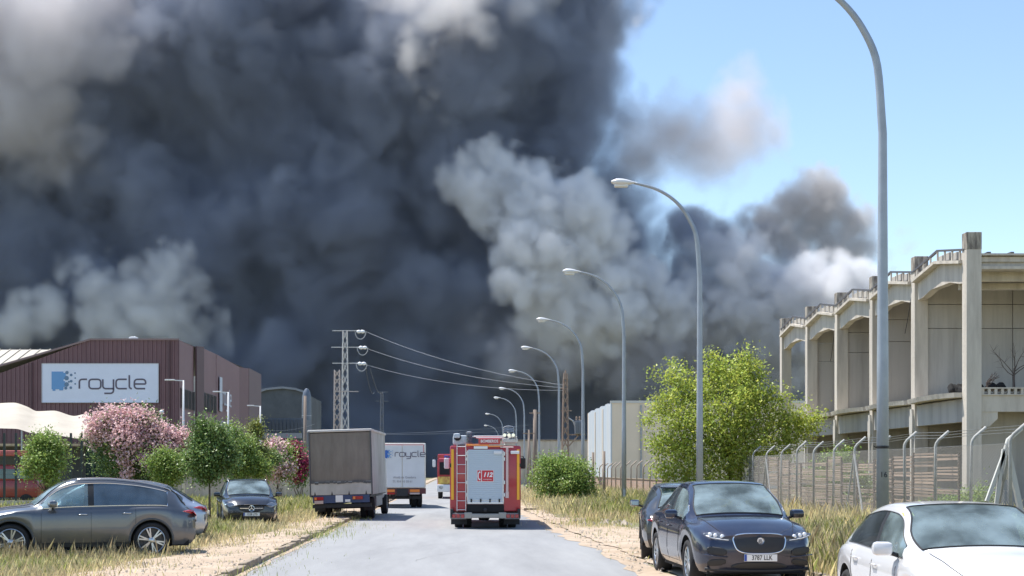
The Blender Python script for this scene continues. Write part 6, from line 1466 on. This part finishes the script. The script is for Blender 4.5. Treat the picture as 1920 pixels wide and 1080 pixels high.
# paler plumes: (px, py, r, dy)
def plume(box, blobs, y0, y1, **kw):
    gp = grid_px(*box, y0, y1)
    for b in blobs: gp.billow(*b, sub=12, sub2=6, **kw)
    return gp
gA = plume((760, 1440, 220, 800), [(870, 350, 40, -12), (850, 325, 22, -8), (945, 322, 36, -20), (925, 390, 60, -18), (1010, 405, 66, -20), (1105, 395, 42, -22), (1095, 455, 72, -22), (1160, 440, 40, -22), (1205, 500, 58, -20), (1010, 480, 80, -24), (965, 455, 30, -36), (945, 505, 30, -37), (985, 525, 32, -36), (1050, 560, 86, -22), (1155, 570, 82, -20), (1250, 540, 48, -20), (1265, 600, 52, -16)], -56, 20)
gA2 = plume((820, 1420, 540, 830), [(1060, 650, 84, -12), (1170, 670, 72, -10), (1240, 680, 58, -10), (960, 640, 66, -8), (1300, 660, 52, -6), (890, 600, 50, -4)], -50, 20)
gB = plume((1230, 1800, 380, 820), [(1320, 480, 42, -8), (1300, 550, 46, -10), (1375, 490, 50, -12), (1430, 510, 56, -16), (1395, 565, 56, -18), (1480, 560, 60, -20), (1505, 500, 44, -10), (1560, 525, 50, -14), (1540, 580, 56, -18), (1610, 545, 48, -10), (1600, 600, 56, -14), (1440, 620, 60, -16), (1520, 640, 60, -16), (1350, 620, 50, -8), (1655, 580, 46, -6), (1600, 650, 60, -12), (1665, 650, 60, -8), (1700, 610, 46, -4), (1280, 500, 40, -4), (1340, 450, 36, 0), (1450, 690, 60, -6), (1560, 720, 70, -6)], -44, 24)
gC = plume((-60, 480, 420, 900), [(335, 490, 26, -22), (300, 515, 36, -20), (350, 530, 24, -22), (250, 540, 36, -18), (160, 520, 30, -14), (120, 530, 28, -12), (190, 560, 44, -14), (310, 580, 60, -14), (100, 600, 50, -8), (220, 620, 60, -10), (370, 620, 46, -8), (20, 620, 46, -6), (430, 640, 34, -4)], -44, 16)
gE = plume((-60, 60, 340, 500), [(2, 400, 22, -14), (-8, 440, 24, -14), (8, 425, 16, -16)], -30, 10)
# brown-grey middle tones
gM = grid_px(-260, 520, -170, 460, -44, 10)
for b in [(60, 60, 120, -10), (-60, 160, 120, -10), (150, -20, 100, -10), (60, 230, 95, -8), (200, 90, 70, -6), (-100, 320, 80, -4), (140, 310, 55, -4), (-40, 0, 120, -12)]: gM.billow(*b, sub=9, sub2=4)
gT = grid_px(660, 1260, -170, 300, -50, 10)
for b in [(760, -30, 60, -22), (830, 10, 62, -26), (775, 60, 34, -28), (800, 120, 30, -26), (880, -20, 50, -22), (950, 20, 42, -20), (800, 160, 30, -22), (806, 200, 24, -20), (785, 100, 44, -26), (1000, -10, 40, -16), (1185, 22, 18, -22), (1200, 8, 16, -20), (870, 70, 40, -22)]: gT.billow(*b, sub=10, sub2=5)
gD = grid_px(1230, 1720, 310, 580, -20, 40)
for b in [(1430, 425, 52, 10), (1490, 400, 54, 10), (1550, 398, 56, 10), (1600, 425, 46, 10), (1530, 440, 54, 8), (1390, 440, 34, 12), (1470, 455, 50, 8), (1610, 470, 42, 10), (1560, 480, 46, 8), (1290, 440, 46, 12), (1340, 440, 36, 12)]: gD.billow(*b, sub=12, sub2=5)
gR = grid_px(1560, 1780, 400, 720, -10, 34)
for b in [(1690, 470, 24, 10), (1660, 500, 30, 10), (1690, 520, 26, 10), (1650, 550, 40, 10), (1700, 580, 36, 10)]: gR.billow(*b, sub=10, sub2=4)
gF = grid_px(1100, 1520, 90, 400, -20, 50)
for b in [(1200, 270, 60, 5), (1290, 235, 60, 5), (1250, 240, 75, 15), (1320, 275, 75, 15), (1380, 250, 75, 15), (1375, 185, 48, 15), (1200, 235, 55, 15), (1330, 300, 45, 12), (1425, 250, 46, 15), (1230, 290, 48, 15)]: gF.billow(*b, sub=9, sub2=3, k1=.5)
smoke_volume('steam_plume', 'pale grey billowing plume rising through the middle of the smoke', gA, .42, (.97, .975, .99), 4.5, 3.0, 16, 40, warp=6.0)
smoke_volume('lower_plume', 'darker mauve-grey billows under the pale central plume', gA2, .25, (.80, .805, .86), 7.0, 3.4, 16, 49, carve=[gA])
smoke_volume('grey_plume', 'light grey billows low on the right behind the lamp posts', gB, .40, (.88, .885, .91), 4.0, 2.6, 14, 41, warp=4.0, carve=[gA, gA2])
smoke_volume('white_plume', 'bluish white steam rising behind the maroon warehouse', gC, .26, (.985, .992, 1.0), 7.0, 3.6, 16, 42)
smoke_volume('white_puff', 'small white puff at the left edge of the frame', gE, .4, (.98, .98, .985), 3.0, 2.5, 10, 43)
smoke_volume('brown_smoke', 'lighter brownish smoke filling the top left corner', gM, .12, (.88, .865, .885), 9.0, 4.5, 22, 44)
smoke_volume('sunlit_smoke', 'sunlit pale streak of smoke near the top centre', gT, .15, (.965, .95, .955), 8.0, 3.5, 16, 45)
smoke_volume('brown_puff', 'brown-grey rounded puff standing above the right billows', gD, .30, (.68, .66, .66), 4.5, 2.6, 14, 46, warp=4.0, carve=[gB])#, 14, 46, carve=[gB])
smoke_volume('thin_puff', 'thin fading puff just above the concrete building', gR, .12, (.66, .64, .65), 7.0, 3.0, 14, 47)
smoke_volume('thin_wisp', 'thin pinkish-brown wisp floating in the blue sky', gF, .11, (.84, .79, .78), 10.0, 3.2, 20, 48, warp=4.0)
# dark soot mass
g = grid_px(-280, 1800, -170, 900, -34, 46)
backing(g, SY + 8, lambda py: REX(py) - 22)
for k in range(120):
    py = rs.uniform(-150, 900); xe = REX(py); r = rs.uniform(70, 150); px = rs.uniform(-260, xe - r * 1.1)
    g.billow(px, py, r, rs.uniform(4, 24), sub=6, sub2=3, k1=.5, k2=.26)
for b in [(480, 300, 110, 4), (600, 380, 130, 4), (400, 420, 120, 8), (250, 330, 90, 6), (640, 230, 90, 8), (560, 130, 80, 6), (150, 400, 80, 6), (1020, 120, 90, 4), (1080, 230, 80, 6)]:
    g.billow(*b, sub=10, sub2=4, k1=.45)
for b in [(1215, 415, 60, 4), (1262, 440, 50, 2), (1300, 440, 44, 4), (1335, 425, 34, 6), (1240, 480, 60, 2), (1190, 360, 50, 4), (1380, 470, 40, 8)]: g.billow(*b, sub=9, sub2=4)
for k in range(60):
    py = rs.uniform(-160, 600); xe = REX(py); r = rs.uniform(18, 52); g.billow(xe - r * rs.uniform(.95, 1.25), py, r, rs.uniform(-4, 14), sub=10, sub2=5)
smoke_volume('dark_smoke', 'huge dark blue-grey mass of soot smoke filling the sky behind the street', g, .15, (.455, .50, .60), 10.0, 4.5, 26, 20, warp=10.0, carve=[gA, gA2, gB, gC, gE, gM, gT])
